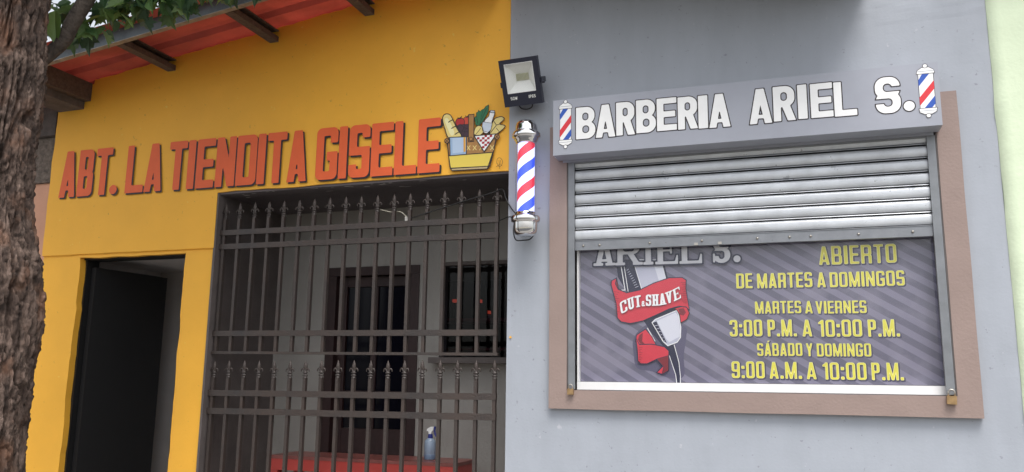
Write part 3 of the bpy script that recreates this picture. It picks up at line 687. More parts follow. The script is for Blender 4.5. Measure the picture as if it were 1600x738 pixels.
A_.line([(300, 385), (350, 470)], 5, inkw); A_.line([(470, 490), (500, 600), (510, 690), (510, 738)], 4, inkw); A_.line([(440, 560), (480, 680), (488, 738)], 4, inkw)
# ribbon back folds, main band, tail
A_.poly([(62, 90), (100, 60), (112, 130), (160, 158), (130, 170), (95, 150)], ribd, 0, blk, 4)
A_.poly([(470, 260), (545, 240), (566, 290), (550, 330), (512, 352), (505, 300), (488, 270)], rib, 0, blk, 5); A_.poly([(495, 262), (530, 258), (545, 285), (530, 305), (508, 300)], ribd)
A_.poly([(64, 105), (66, 80), (100, 62), (92, 100), (110, 135), (165, 158), (250, 140), (340, 95), (440, 60), (520, 58), (546, 75), (544, 130), (566, 270), (545, 250), (500, 245), (440, 262), (360, 300), (270, 340), (190, 356), (130, 345), (105, 320), (98, 230)], rib, 0, nav, 6)
for i in range(12): A_.line([(82 + i * 1.0, 150 + i * 14), (118 - (i % 3) * 8, 156 + i * 14)], 2.4, ribd)
for i in range(12): A_.line([(545 + i * .9, 92 + i * 12), (512 + (i % 3) * 8, 90 + i * 12)], 2.4, ribd)
A_.poly([(290, 392), (232, 430), (224, 470), (245, 495), (300, 500), (356, 490), (330, 440)], rib, 0, nav, 5); A_.poly([(250, 430), (272, 415), (268, 470), (290, 492), (255, 484), (240, 460)], ribd)
A_.poly([(228, 450), (250, 490), (330, 488), (410, 505), (438, 530), (436, 655), (395, 678), (360, 668), (398, 630), (358, 585), (300, 612), (258, 612), (240, 595), (236, 520)], rib, 0, nav, 6)
A_.poly([(436, 560), (436, 655), (395, 678), (405, 630), (360, 582)], ribd, 0, nav, 3)
for i in range(9): A_.line([(246, 508 + i * 11), (270 - (i % 3) * 6, 510 + i * 11)], 2.4, ribd)
A_.done('clipper_emblem', poster)
# CUT & SHAVE on the ribbon
bm = BM(); bm2 = BM()
def rib_path(s):     # s 0..1 along the word, in emblem units
    return 132 + 385 * s, 300 - 105 * s - 16 * math.sin(s * math.pi * 2) - 4
letters = [('C', .0, .115), ('U', .118, .24), ('T', .24, .34), ('&', .345, .405), ('S', .415, .51), ('H', .515, .64), ('A', .635, .765), ('V', .75, .875), ('E', .88, 1.0)]
for c, a, b_ in letters:
    (xa, ya), (xb, yb) = rib_path(a), rib_path(b_); ang = math.atan2(yb - ya, xb - xa); L_ = math.hypot(xb - xa, yb - ya); hh = 74 if c != '&' else 34; W_ = L_ / hh * .96
    fn = (lambda X, Y, c=c, W_=W_: (serif if c != '&' else glyph)(c, X, Y, W_, .19 if c != '&' else .2, .16, .2))
    def T_(u, v, xa=xa, ya=ya, hh=hh, ang=ang, dy=.0): 
        px = xa + u * hh * math.cos(ang) + (v * hh) * math.sin(ang) * .35; py = ya + u * hh * math.sin(ang) - v * hh
        p = A_.T(px, py); p.y = PY - .0105; return p
    field_mesh(bm, fn, W_, T_, n=22)
    field_mesh(bm2, fn, W_, (lambda u, v, T_=T_: T_(u + .04, v - .05) + Vector((0, .0006, 0))), n=22)
obj('ribbon_text', bm, inkw, poster); obj('ribbon_text_shadow', bm2, ribd, poster)
# silver serif name, half hidden by the shutter
sil3 = mat('poster_silver_ink', (.55, .55, .58), .5, var=.12, vscale=8)
for nm, m, off, yy in (('name_outline', nav, .055, PY - .0112), ('name_text', sil3, 0, PY - .0118)):
    bm = BM()
    for c, a, b_ in (('A', .482, .602), ('R', .602, .752), ('I', .744, .818), ('E', .818, .938), ('L', .945, 1.062), ('S', 1.118, 1.206)):
        h = .146; W_ = (b_ - a) / h
        field_mesh(bm, (lambda X, Y, c=c, W_=W_: serif(c, X, Y, W_, .20, .13, .28)), W_, (lambda u, v, a=a: Vector((a + u * h, yy, 2.2285 - .009 * (a - .48) + v * h))), off=off, n=34)
    field_mesh(bm, (lambda X, Y: np.hypot(X - .12, Y - .12) - .12), .24, (lambda u, v: Vector((1.221 + u * h, yy, 2.223 + v * h))), off=off, n=34)
    obj(nm, bm, m, poster)

patch = BM(); bx(patch, .019, .030, -.0075, -.004, 1.838, 1.848)
obj('paint_patch', patch, MT['yellow'], bs)
# ------------------------------------------------------------ roller shutter with the sign housing
rs = thing('roller_shutter', (1.26, -.03, 1.56), 'half lowered galvanised roller shutter under the grey housing lettered in white', 'shutter')
hb = BM(); bx(hb, .306, 2.203, -.152, -.0365, 2.812, 3.124)
hous = obj('housing', hb, MT['housing'], rs, bevel=.003)
box('housing_soffit', .33, 2.18, -.036, .01, 2.80, 2.83, MT['housing'], rs)
B2 = [('B', .436, .540), ('A', .545, .648), ('R', .656, .753), ('B', .763, .864), ('E', .872, .972), ('R', .981, 1.079), ('I', 1.085, 1.130), ('A', 1.139, 1.241), ('A', 1.338, 1.443), ('R', 1.454, 1.555), ('I', 1.570, 1.611),
      ('E', 1.630, 1.730), ('L', 1.738, 1.837), ('S', 1.924, 2.031), ('.', 2.045, 2.090)]
for nm, m, off, yy in (('lettering_outline', 'black_paint', .030, -.1528), ('lettering', 'white_paint', 0, -.1536)):
    for i0, i1 in ((0, 8), (8, 13), (13, 15)):
      bm = BM()
      for (c, a, b_) in B2[i0:i1]:
        h = .176; W_ = (b_ - a) / h
        fn = (lambda X, Y, c=c, W_=W_: glyph(c, X, Y, W_, .185 if c not in 'I' else W_, .165, .25) - .007)
        field_mesh(bm, fn, W_, (lambda u, v, a=a: Vector((a + u * h, yy, 2.896 + v * h + .004 * math.sin(a * 9 + v)))), off=off, n=44)
      obj(nm, bm, MT[m], hous)
# painted barber pole emblems
eb = fm('emblem_blue', (38, 84, 178)); er = fm('emblem_red', (214, 46, 56))
for (x0, x1, z0, z1) in ((.338, .414, 2.846, 3.121), (2.108, 2.187, 2.852, 3.119)):
    A_ = Art((x0, z1), (x1, z1), (x0, z0), (x1, z0), 100, 340, -.1524)
    for (pp, ll) in (([(8, 62), (92, 62), (92, 282), (8, 282)], 0),):
        A_.poly(pp, wht, 0, blk, 3)
    A_.poly([(8, 100), (8, 140), (70, 64), (30, 64)], eb); A_.poly([(8, 210), (8, 262), (92, 160), (92, 108)], er); A_.poly([(30, 281), (70, 281), (92, 255), (92, 205)], eb)
    A_.poly([(0, 62), (4, 40), (30, 22), (70, 22), (96, 40), (100, 62)], wht, 0, blk, 3); A_.line([(2, 46), (98, 46)], 3, MT['housing'])
    A_.circle(50, 13, 13, wht, blk, 3)
    A_.poly([(0, 280), (4, 304), (30, 318), (70, 318), (96, 304), (100, 280)], wht, 0, blk, 3); A_.line([(2, 296), (98, 296)], 3, MT['housing'])
    A_.circle(50, 327, 13, wht, blk, 3)
    A_.done('barber_pole_emblem', hous)
# curtain of slats
PITCH = .0672; ztop = 2.768 + PITCH
cprof = []
sb = BM()
for k in range(7):
    zt = ztop - k * PITCH
    pr = [(0.012, zt - .001), (-.0045, zt - .0022), (-.0060, zt - .0058), (.020, zt - .0062), (.020, zt - .0128), (-.003, zt - .0134)]
    for q in range(9):
        a = q / 8; pr.append((-.004 - .0085 * math.sin(math.pi * min(a * .97, 1)) ** .36, zt - .0136 - a * (PITCH - .0171)))
    pr.append((.011, zt - PITCH + .0026)); pr.append((.012, zt - PITCH - .0009))
    xs_ = np.linspace(.394, 2.148, 14)
    rows = []
    ph = random.random() * 9
    for x in xs_:
        wv = noise.noise(Vector((x * 2.5, ph, k))) * .0012
        rows.append([sb.verts.new((x, -.004 + py + wv, pz + wv * .5)) for py, pz in pr])
    for a, b_ in zip(rows, rows[1:]):
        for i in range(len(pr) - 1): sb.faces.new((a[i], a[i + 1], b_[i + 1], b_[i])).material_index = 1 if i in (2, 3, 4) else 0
cur = obj('curtain', sb, [MT['galv'], MT['seam_shade']], rs, smooth=True)
m_ = cur.modifiers.new('edge', 'EDGE_SPLIT'); m_.split_angle = R_(38)
bb = BM(); ZB = 2.309
bx(bb, .394, 2.148, -.017, -.013, ZB, ZB + .05); bx(bb, .394, 2.148, -.0128, .012, ZB, ZB + .004); bx(bb, .394, 2.148, -.020, -.0132, ZB + .0502, ZB + .054)
bar = obj('bottom_bar', bb, MT['barmetal'], rs)
for x in (.44, .53, .80, 1.07, 1.345, 1.50, 1.60, 1.82, 2.06):
    obj('bolt', lathe(BM(), [(.0001, .0), (.0062, .0005), (.0062, .004), (.003, .0065), (.0001, .0068)], (x, -.0172, ZB + .024 + .006 * math.sin(x * 11)), 10, 'z', T=Matrix.Translation((x, -.0172, ZB + .024)) @ Matrix.Rotation(R_(90), 4, 'X') @ Matrix.Translation((-x, .0172, -(ZB + .024 + .006 * math.sin(x * 11))))), MT['steel'], bar, smooth=True)
for x in (1.04, 1.16): box('bracket', x - .009, x + .009, -.024, -.0174, ZB + .001, ZB + .014, MT['steel'], bar, bevel=.001)
box('shaft_edge', .394, 2.148, -.03, .01, 2.792, 2.7995, MT['guide'], rs)
for (x0, x1, s_) in ((.3585, .3935, 1), (2.1485, 2.186, -1)):
    gb = BM(); bx(gb, x0, x1, -.030, -.027, 1.568, 2.80)
    if s_ > 0: bx(gb, x1 - .003, x1, -.0268, -.018, 1.568, 2.80); bx(gb, x0, x0 + .003, -.0268, .03, 1.568, 2.80)
    else: bx(gb, x0, x0 + .003, -.0268, -.018, 1.568, 2.80); bx(gb, x1 - .003, x1, -.0268, .03, 1.568, 2.80)
    obj('guide_rail', gb, MT['guide'], rs)

# padlocks
def padlock(loc, m, label, sc=1, ang=0):
    t = thing('padlock', loc, label, 'padlock', 'padlocks at the shutter guides')
    T = Matrix.Translation(loc) @ Matrix.Rotation(ang, 4, 'Y') @ Matrix.Scale(sc, 4)
    obj('body', bx(BM(), -.017, .017, -.008, .008, -.034, -.002, T), m, t, bevel=.003)
    sb_ = BM(); tube(sb_, [T @ Vector(p) for p in [(-.011, 0, -.004), (-.011, 0, .010)] + [(-.011 * math.cos(a), 0, .010 + .011 * math.sin(a)) for a in np.linspace(.3, 2.84, 8)] + [(.011, 0, .010), (.011, 0, -.004)]], .0028 * sc, 8)
    obj('shackle', sb_, MT['steel'], t, smooth=True)
padlock((.376, -.048, 1.572), MT['brass'], 'small brass padlock at the foot of the left shutter guide', .95)
padlock((2.166, -.048, 1.566), MT['brass'], 'worn padlock with steel shackle at the foot of the right shutter guide', 1.2, .06)

# ------------------------------------------------------------ lit barber pole lamp
bp = thing('barber_pole', (.146, -.13, 2.378), 'glowing striped barber pole lamp with chrome caps beside the colour boundary', 'barber pole')
cx, cy = .146, -.13
lathe_c = lambda pr: lathe(BM(), pr, (cx, cy, 0), 48)
obj('cap', lathe_c([(.0, 3.030), (.028, 3.029), (.046, 3.024), (.057, 3.012), (.0625, 2.995), (.0638, 2.972), (.0645, 2.969), (.064, 2.966), (.075, 2.961), (.079, 2.954), (.0795, 2.938), (.077, 2.932), (.070, 2.929), (.068, 2.925), (.0665, 2.917), (.061, 2.912), (.059, 2.902), (.055, 2.897), (.0, 2.896)]), MT['chrome'], bp, smooth=True)
obj('cap', lathe_c([(.0, 2.512), (.054, 2.511), (.058, 2.506), (.060, 2.496), (.067, 2.491), (.077, 2.487), (.0795, 2.481), (.0795, 2.466), (.077, 2.458), (.066, 2.454), (.0655, 2.450), (.065, 2.418), (.062, 2.400), (.053, 2.388), (.036, 2.380), (.0, 2.378)]), MT['chrome'], bp, smooth=True)
sm_ = bpy.data.materials.new('lit_spiral'); sm_.use_nodes = True; n = sm_.node_tree; b = n.nodes['Principled BSDF']; b.inputs['Roughness'].default_value = .3
g = n.nodes.new('ShaderNodeTexCoord'); sx = n.nodes.new('ShaderNodeSeparateXYZ'); n.links.new(g.outputs['Object'], sx.inputs[0])
at = mth('DIVIDE', mth('ARCTAN2', sx.outputs[1], sx.outputs[0]), 2 * math.pi)
fr_ = mth('FRACT', mth('ADD', mth('SUBTRACT', mth('DIVIDE', sx.outputs[2], .219), at), .949))
cr = n.nodes.new('ShaderNodeValToRGB'); cr.color_ramp.interpolation = 'CONSTANT'; e = cr.color_ramp.elements
WH = (.62, .66, 1.0, 1)
e[0].position = 0; e[0].color = WH; e[1].position = .25; e[1].color = (.03, .07, .62, 1)
for p_, c_ in ((.5, WH), (.75, (.50, .025, .05, 1))): q = e.new(p_); q.color = c_
n.links.new(fr_, cr.inputs[0]); n.links.new(cr.outputs[0], b.inputs['Base Color']); n.links.new(cr.outputs[0], b.inputs['Emission Color']); b.inputs['Emission Strength'].default_value = .55
obj('striped_cylinder', lathe_c([(.0, 2.5125), (.0475, 2.5125), (.0475, 2.8955), (.0, 2.8955)]), sm_, bp, org=(cx, cy, 2.70), smooth=False)
gl = BM(); n_ = 40
for r in (.0585,):
    a_ = [gl.verts.new((cx + r * math.cos(2 * math.pi * i / n_), cy + r * math.sin(2 * math.pi * i / n_), 2.5115)) for i in range(n_)]; b2 = [gl.verts.new((v.co.x, v.co.y, 2.8965)) for v in a_]
    for i in range(n_): gl.faces.new((a_[i], a_[(i + 1) % n_], b2[(i + 1) % n_], b2[i]))
obj('glass_tube', gl, MT['tube_glass'], bp, smooth=True)
for z in (2.946, 2.474):
    box('wall_bracket', cx - .02, cx + .02, cy + .078, -.004, z - .014, z + .014, MT['chrome'], bp, bevel=.002)
cbm = BM(); tube(cbm, catmull([(.062, -.06, 2.49), (.058, -.075, 2.43), (.075, -.085, 2.372), (.12, -.085, 2.366), (.15, -.06, 2.375), (.16, -.03, 2.40)], 6), .0035, 8)
obj('cable_loop', cbm, MT['wire_black'], bp, smooth=True)

# ------------------------------------------------------------ floodlight, tipped down
fl = thing('floodlight', (.118, -.145, 3.257), 'dark rectangular LED floodlight tipped down above the barber pole', 'floodlight')
TF = Matrix.Translation((.118, -.145, 3.257)) @ Matrix.Rotation(R_(-1.5), 4, 'Y') @ Matrix.Rotation(R_(25), 4, 'X')
W2, H2 = .112, .130
fb = BM()
wx0, wx1, wz0, wz1 = -.083, .083, -.058, .106
bx(fb, -W2, wx0, -.018, .018, -H2, H2, TF); bx(fb, wx1, W2, -.018, .018, -H2, H2, TF); bx(fb, wx0, wx1, -.018, .018, -H2, wz0, TF); bx(fb, wx0, wx1, -.018, .018, wz1, H2, TF)
bx(fb, -W2 + .01, W2 - .01, .0345, .044, -H2 + .03, H2 - .02, TF)
for i in range(9): bx(fb, -W2 + .02 + i * .022, -W2 + .024 + i * .022, .0442, .056, -H2 + .04, H2 - .03, TF)
obj('body', fb, MT['flood_black'], fl, bevel=.0012)
rb = BM(); ix0, ix1, iz0, iz1 = -.036, .040, .004, .046
P = [(wx0, -.012, wz0), (wx1, -.012, wz0), (wx1, -.012, wz1), (wx0, -.012, wz1)]; Q = [(ix0, .033, iz0), (ix1, .033, iz0), (ix1, .033, iz1), (ix0, .033, iz1)]
for i in range(4):
    j = (i + 1) % 4; rb.faces.new([rb.verts.new(TF @ Vector(p)) for p in (P[i], P[j], Q[j], Q[i])])
rb.faces.new([rb.verts.new(TF @ Vector(p)) for p in Q])
rfl = obj('reflector', rb, MT['reflector'], fl)
lb = BM()
for i in range(10): bx(lb, ix0 + .002 + i * .0074, ix0 + .0062 + i * .0074, .028, .032, iz0 + .002, iz1 - .002, TF)
obj('led_array', lb, MT['led'], rfl)
box('glass', wx0 - .001, wx1 + .001, -.0165, -.0150, wz0 - .001, wz1 + .001, MT['pane'], fl, T=TF)
rim = BM(); 
for a in ((wx0, wx1, wz0, wz0 + .003), (wx0, wx1, wz1 - .003, wz1), (wx0, wx0 + .003, wz0 + .003, wz1 - .003), (wx1 - .003, wx1, wz0 + .003, wz1 - .003)): bx(rim, a[0], a[1], -.0192, -.0170, a[2], a[3], TF)
obj('rim', rim, MT['white_frame'], fl)
tx = BM()
def small(txt, x0, hgt, z):
    x = x0
    for c in txt:
        W_ = {'I': .2, 'W': .8, '0': .6, '5': .55, 'P': .55, '6': .55}[c]
        field_mesh(tx, (lambda X, Y, c=c, W_=W_: glyph(c, X, Y, W_, .17, .15, .2)), W_, (lambda u, v, x=x: TF @ Vector((x + u * hgt, -.0186, z + v * hgt))), n=20)
        x += (W_ + .16) * hgt
small('50W', -.070, .017, -.094); obj('marking', tx, MT['reflector'], fl)
tx = BM(); small('IP65', .036, .017, -.094); obj('marking', tx, MT['reflector'], fl)
br = BM(); 
for s_ in (-1, 1):
    bx(br, s_ * (W2 + .006) - .0035, s_ * (W2 + .006) + .0035, -.01, .075, -.02, .01, TF)
bx(br, -W2 - .0094, W2 + .0094, .0752, .079, -.02, .01, TF)
obj('bracket', br, MT['flood_black'], fl, bevel=.001)
kb = BM(); lathe(kb, [(.0, 0), (.011, 0), (.011, .012), (.0, .012)], (0, 0, 0), 12, T=TF @ Matrix.Translation((W2 + .0095, 0, -.012)) @ Matrix.Rotation(R_(90), 4, 'Y'))
obj('knob', kb, MT['flood_black'], fl, smooth=False)
wb = BM(); tube(wb, catmull([TF @ Vector(p) for p in ((-.045, .03, -.128), (-.03, .03, -.150), (.0, .03, -.158), (.03, .03, -.150), (.04, .03, -.128))], 6), .0035, 8)
obj('cable', wb, MT['wire_black'], fl, smooth=True)

# ------------------------------------------------------------ iron grilles
FIN_PROF = [(.0125, -.004), (.014, .000), (.014, .006), (.009, .008), (.0165, .013), (.0175, .018), (.010, .022), (.0095, .026), (.0165, .029), (.0165, .034), (.009, .038), (.007, .046), (.0115, .058), (.0130, .066), (.010, .082), (.0045, .096), (.0005, .106)]
def finial_bm(x, y, z):
    b_ = BM(); T = Matrix.Translation((x, y, z))
    lathe(b_, [(0.0001, -.004)] + FIN_PROF, (0, 0, 0), 10, T=T @ Matrix.Scale(.75, 4, (0, 1, 0)))
    for s_ in (-1, 1):
        pts = catmull([(s_ * .003, 0, .034), (s_ * .010, 0, .051), (s_ * .019, 0, .056), (s_ * .0265, 0, .047), (s_ * .0265, 0, .038)], 4)
        tube(b_, [T @ p for p in pts], .004, 6, rs=[.0068 - .0040 * i / len(pts) for i in range(len(pts))])
    return b_
def copy_tree(o, parent, root_off=None):
    c = o.copy(); C.objects.link(c)
    if parent is not None: c.parent = parent
    if root_off is not None: c.location = o.location + Vector(root_off)
    for ch in list(o.children): copy_tree(ch, c)
    return c
NB = 18; GX0, GX1, GY = -1.960, -.086, .05
def grille(label, z_bot, z_bar_top, rails, slope):
    root = thing('security_grille', ((GX0 + GX1) / 2, GY, z_bot), label, 'security grille', 'iron security grilles in the big opening')
    x = GX0
    bar0 = obj('bar', bx(BM(), x - .0095, x + .0095, GY - .009, GY + .015, z_bot, z_bar_top), MT['iron'], root, bevel=.0015)
    obj('finial', finial_bm(x, GY, z_bar_top), MT['iron'], bar0, smooth=True)
    for i in range(1, NB):
        dx = (GX1 - GX0) * i / (NB - 1)
        copy_tree(bar0, root, (dx + .002 * math.sin(i * 4.1), 0, slope * dx + .0015 * math.sin(i * 7.3)))
    for (z, h, yo, x0, x1) in rails:
        rb_ = BM(); xs2 = np.linspace(x0, x1, 12)
        vs = []
        for xx in xs2:
            q = slope * (xx - GX0) * .6 + .0012 * noise.noise(Vector((xx * 3, z, 0)))
            vs.append([rb_.verts.new((xx, yy, z + dz + q)) for yy, dz in ((GY - .0105 - yo, -h / 2), (GY + .0105, -h / 2), (GY + .0105, h / 2), (GY - .0105 - yo, h / 2))])
        for a, b_ in zip(vs, vs[1:]):
            for k in range(4): rb_.faces.new((a[k], a[(k + 1) % 4], b_[(k + 1) % 4], b_[k]))
        rb_.faces.new(vs[0]); rb_.faces.new(vs[-1])
        obj('rail', rb_, MT['iron'], root, bevel=.0015)
    return root
grille('upper brown-black iron grille panel with fleur-de-lis tips near the porch ceiling', 1.768, 2.617, [(2.527, .034, .003, -1.99, -.072), (2.436, .034, .003, -1.99, -.072), (1.881, .034, .003, -1.985, -.072), (1.761, .016, .002, -1.985, -.066)], -.008)
grille('lower brown-black iron grille panel with fleur-de-lis tips in front of the red table', .40, 1.606, [(1.512, .036, .003, -1.99, -.072), (1.402, .036, .003, -1.99, -.072), (.56, .036, .003, -1.985, -.072)], .006)

# ------------------------------------------------------------ red table and spray bottle in the porch
tb = thing('red_table', (-1.02, .41, .35), 'red plastic table with worn top behind the lower grille', 'table')
TX0, TX1, TY0, TY1, TZ = -1.655, -.39, .25, .57, 1.132
box('tabletop', TX0, TX1, TY0, TY1, TZ - .02, TZ, MT['table_top'], tb, bevel=.006)
ap = BM(); bx(ap, TX0 + .004, TX1 - .004, TY0 + .003, TY0 + .02, TZ - .088, TZ - .0205); bx(ap, TX0 + .004, TX1 - .004, TY1 - .02, TY1 - .003, TZ - .088, TZ - .0205); bx(ap, TX0 + .004, TX0 + .02, TY0 + .021, TY1 - .021, TZ - .088, TZ - .0205); bx(ap, TX1 - .02, TX1 - .004, TY0 + .021, TY1 - .021, TZ - .088, TZ - .0205)
obj('apron', ap, MT['table_red'], tb, bevel=.002)
for x in (TX0 + .01, TX1 - .06):
    for y in (TY0 + .008, TY1 - .058): box('leg', x, x + .05, y, y + .05, .35, TZ - .0885, MT['table_red'], tb, bevel=.005)
bx0, by0 = -.622, .40
st = thing('spray_bottle', (bx0, by0, TZ + .001), 'pale blue spray bottle with white head standing on the red table', 'spray bottle')
z0 = TZ + .001
obj('bottle_body', lathe(BM(), [(.0, z0), (.031, z0), (.0345, z0 + .004), (.0345, z0 + .098), (.032, z0 + .112), (.019, z0 + .124), (.012, z0 + .128), (.0, z0 + .1285)], (bx0, by0, 0), 28), MT['bottle_glass'], st, smooth=True)
obj('liquid_band', lathe(BM(), [(.0346, z0 + .006), (.0350, z0 + .007), (.0350, z0 + .030), (.0346, z0 + .031)], (bx0, by0, 0), 28), mat('dilute_blue', (.15, .21, .32), .3), st, smooth=True)
navy = mat('navy_plastic', (.02, .03, .22), .35)
obj('collar', lathe(BM(), [(.0, z0 + .127), (.0155, z0 + .127), (.0155, z0 + .131), (.0125, z0 + .150), (.0, z0 + .1505)], (bx0, by0, 0), 20), navy, st, smooth=False)
hd = BM()
def prism(bm, pts, y0, y1):
    a = [bm.verts.new((bx0 + p[0], by0 + y0, z0 + p[1])) for p in pts]; b_ = [bm.verts.new((bx0 + p[0], by0 + y1, z0 + p[1])) for p in pts]
    bm.faces.new(a); bm.faces.new(b_[::-1])
    for i in range(len(pts)): bm.faces.new((a[i], a[(i + 1) % len(pts)], b_[(i + 1) % len(pts)], b_[i]))
prism(hd, [(-.008, .151), (.008, .151), (.012, .165), (.022, .178), (.024, .194), (.004, .194), (-.020, .180), (-.022, .168), (-.012, .168)], -.009, .009)
obj('spray_head', hd, MT['white_paint'], st, bevel=.002)
tg = BM(); prism(tg, [(.0245, .197), (.034, .194), (.033, .182), (.030, .170), (.036, .150), (.042, .138), (.037, .135), (.028, .150), (.0245, .168)], -.006, .006)
obj('trigger', tg, navy, st, bevel=.0015)

# added shelf with glowing boxes, imitating red reflections in the inner window
sh = thing('red_reflection_shelf', (-.5, 1.3, .3), 'added dark red shelf with small glowing boxes imitating red reflections in the porch window', 'shelf')
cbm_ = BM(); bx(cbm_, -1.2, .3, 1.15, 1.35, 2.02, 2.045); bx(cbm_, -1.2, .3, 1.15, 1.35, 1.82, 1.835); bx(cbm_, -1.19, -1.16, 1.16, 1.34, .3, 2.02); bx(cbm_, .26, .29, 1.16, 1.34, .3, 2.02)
obj('added_shelf_frame', cbm_, mat('added_shelf_red', (.14, .015, .015), .4), sh, bevel=.004)
lamp = mat('red_reflection_glow', (1, .12, .06), .5, emit=.22)  # emission imitates red reflections in the glass, no real lamps inside
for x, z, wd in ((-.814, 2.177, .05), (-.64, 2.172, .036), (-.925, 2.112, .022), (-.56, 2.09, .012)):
    l_ = box('red_reflection_box', x - wd / 2, x + wd / 2, 1.20, 1.24, z - .011, z + .011, lamp, sh, bevel=.004)  # small glowing box added in place of a red reflection
    box('added_box_post', x - .004, x + .004, 1.216, 1.224, 2.0455, z - .0112, MT['steel'], sh)
# ------------------------------------------------------------ loose wires
def wire(name, pts, r, m, label, n_=8):
    o = obj(name, tube(BM(), catmull(pts, 8), r, n_), m, smooth=True); tag(o, label, 'cable'); return o
wire('cable', [(.085, -.05, 2.505), (.035, -.02, 2.55), (-.012, .0, 2.62), (-.05, .035, 2.69), (-.12, .036, 2.672), (-.35, .034, 2.62), (-.62, .036, 2.553)], .0038, MT['wire_black'], 'thin black cable strung behind the grille tips to the barber pole')
sk = wire('cable', [(-.86, .072, 2.628), (-.78, .075, 2.606), (-.72, .078, 2.605), (-.69, .08, 2.585), (-.675, .08, 2.570)], .003, MT['wire_white'], 'short off-white wire with a connector dangling at the upper grille')
obj('connector', bx(BM(), -.684, -.662, .074, .086, 2.532, 2.572), MT['chip'], sk, bevel=.002)
wire('cable', [(-.072, .04, 2.508), (-.03, .01, 2.512), (.012, -.02, 2.515), (.07, -.06, 2.50)], .003, MT['wire_black'], 'short black lead from the grille to the lower chrome cap')

# ------------------------------------------------------------ street tree
tree = thing('tree', (-2.06, -1.5, .13), 'thick rough-barked street tree with lobed green leaves at the left edge', 'tree')
bark = bpy.data.materials.new('rough_bark'); bark.use_nodes = True; n = bark.node_tree; b = n.nodes['Principled BSDF']; b.inputs['Roughness'].default_value = .92
tc = n.nodes.new('ShaderNodeTexCoord'); mp = n.nodes.new('ShaderNodeMapping'); mp.inputs['Scale'].default_value = (1, 1, .35); n.links.new(tc.outputs['Object'], mp.inputs[0])
n1 = n.nodes.new('ShaderNodeTexNoise'); n1.inputs['Scale'].default_value = 26; n1.inputs['Detail'].default_value = 9; n1.inputs['Roughness'].default_value = .7; n.links.new(mp.outputs[0], n1.inputs['Vector'])
n2 = n.nodes.new('ShaderNodeTexNoise'); n2.inputs['Scale'].default_value = 5; n2.inputs['Detail'].default_value = 6; n.links.new(tc.outputs['Object'], n2.inputs['Vector'])
c1 = n.nodes.new('ShaderNodeValToRGB'); e = c1.color_ramp.elements; e[0].position = .33; e[0].color = (.022, .013, .010, 1); e[1].position = .66; e[1].color = (.26, .185, .15, 1); q = e.new(.5); q.color = (.105, .070, .055, 1)
c2 = n.nodes.new('ShaderNodeValToRGB'); e = c2.color_ramp.elements; e[0].position = .52; e[0].color = (0, 0, 0, 1); e[1].position = .72; e[1].color = (.6, .6, .6, 1)
mx = n.nodes.new('ShaderNodeMix'); mx.data_type = 'RGBA'; mx.inputs[7].default_value = (.30, .135, .070, 1)
n.links.new(n1.outputs['Fac'], c1.inputs[0]); n.links.new(n2.outputs['Fac'], c2.inputs[0]); n.links.new(c1.outputs[0], mx.inputs[6]); n.links.new(c2.outputs[0], mx.inputs[0]); n.links.new(mx.outputs[2], b.inputs['Base Color'])
bpn = n.nodes.new('ShaderNodeBump'); bpn.inputs['Strength'].default_value = 1; bpn.inputs['Distance'].default_value = .014; n3 = n.nodes.new('ShaderNodeTexNoise'); n3.inputs['Scale'].default_value = 60; n3.inputs['Detail'].default_value = 8; n3.inputs['Roughness'].default_value = .7
n.links.new(mp.outputs[0], n3.inputs['Vector']); n.links.new(n3.outputs['Fac'], bpn.inputs['Height']); n.links.new(bpn.outputs[0], b.inputs['Normal'])
def trunk_c(z): return Vector((-2.035 - .045 * (z - 1.2) + .02 * math.sin(z * 2.2), -1.5 + .02 * math.sin(z * 1.7), z))
def trunk_r(z): return .335 - .038 * (z - 1.2) + .012 * math.sin(z * 3.3) + (.14 * max(0, .7 - z)) + (-.03 if z > 2.15 else .0) * min(1, (z - 2.15) * 6 if z > 2.15 else 0)
tbm = BM(); NA = 300
zz = list(np.arange(.05, 1.0, .04)) + list(np.arange(1.0, 3.45, .0085)) + list(np.arange(3.45, 4.35, .03))
rings = []
for z in zz:
    c = trunk_c(z); r = trunk_r(z) - float(np.interp(z, [1.0, 1.19, 1.57, 1.85, 2.05, 2.23, 2.44, 2.69, 3.07, 3.4], [.12, .115, .064, .035, .030, .05, .06, .050, .020, .034])); ring = []
    for i in range(NA):
        a = 2 * math.pi * i / NA; dx, dy = math.cos(a), math.sin(a)
        wx = noise.noise(Vector((dx * 3, dy * 3, z * 2.5))) * .55; wy = noise.noise(Vector((dx * 3 + 7, dy * 3, z * 2.5))) * .55
        vd = noise.voronoi(Vector((dx * 4.6 + wx, dy * 4.6 + wy, z * 1.9 + wx * .6)))[0]; e1 = vd[1] - vd[0]
        f2 = noise.noise(Vector((dx * 7 + 9 + wx, dy * 7, z * 2.2)))
        f5 = noise.noise(Vector((dx * 13 + wx * 3, dy * 13 + wy * 3, z * 4.2))); f6 = noise.noise(Vector((dx * 26 + wx * 4, dy * 26, z * 9.5)))
        f3 = noise.noise(Vector((dx * 30, dy * 30, z * 22))); f4 = noise.noise(Vector((dx * 60, dy * 60 + 3, z * 45)))
        m1 = max(.15, min(1.2, .6 + f2 * 1.8))
        d = -.068 * m1 * max(0, 1 - e1 / .19) - .018 * max(0, 1 - abs(f5) / .13) - .008 * max(0, 1 - abs(f6) / .16) + .007 * f3 + .007 * f4 + .016 * f2 - .010 * max(0, 1 - abs(f3) / .12)
        rr_ = r + d
        ring.append(tbm.verts.new((c.x + dx * rr_, c.y + dy * rr_, z)))
    rings.append(ring)
for a, b_ in zip(rings, rings[1:]):
    for i in range(NA): tbm.faces.new((a[i], a[(i + 1) % NA], b_[(i + 1) % NA], b_[i]))
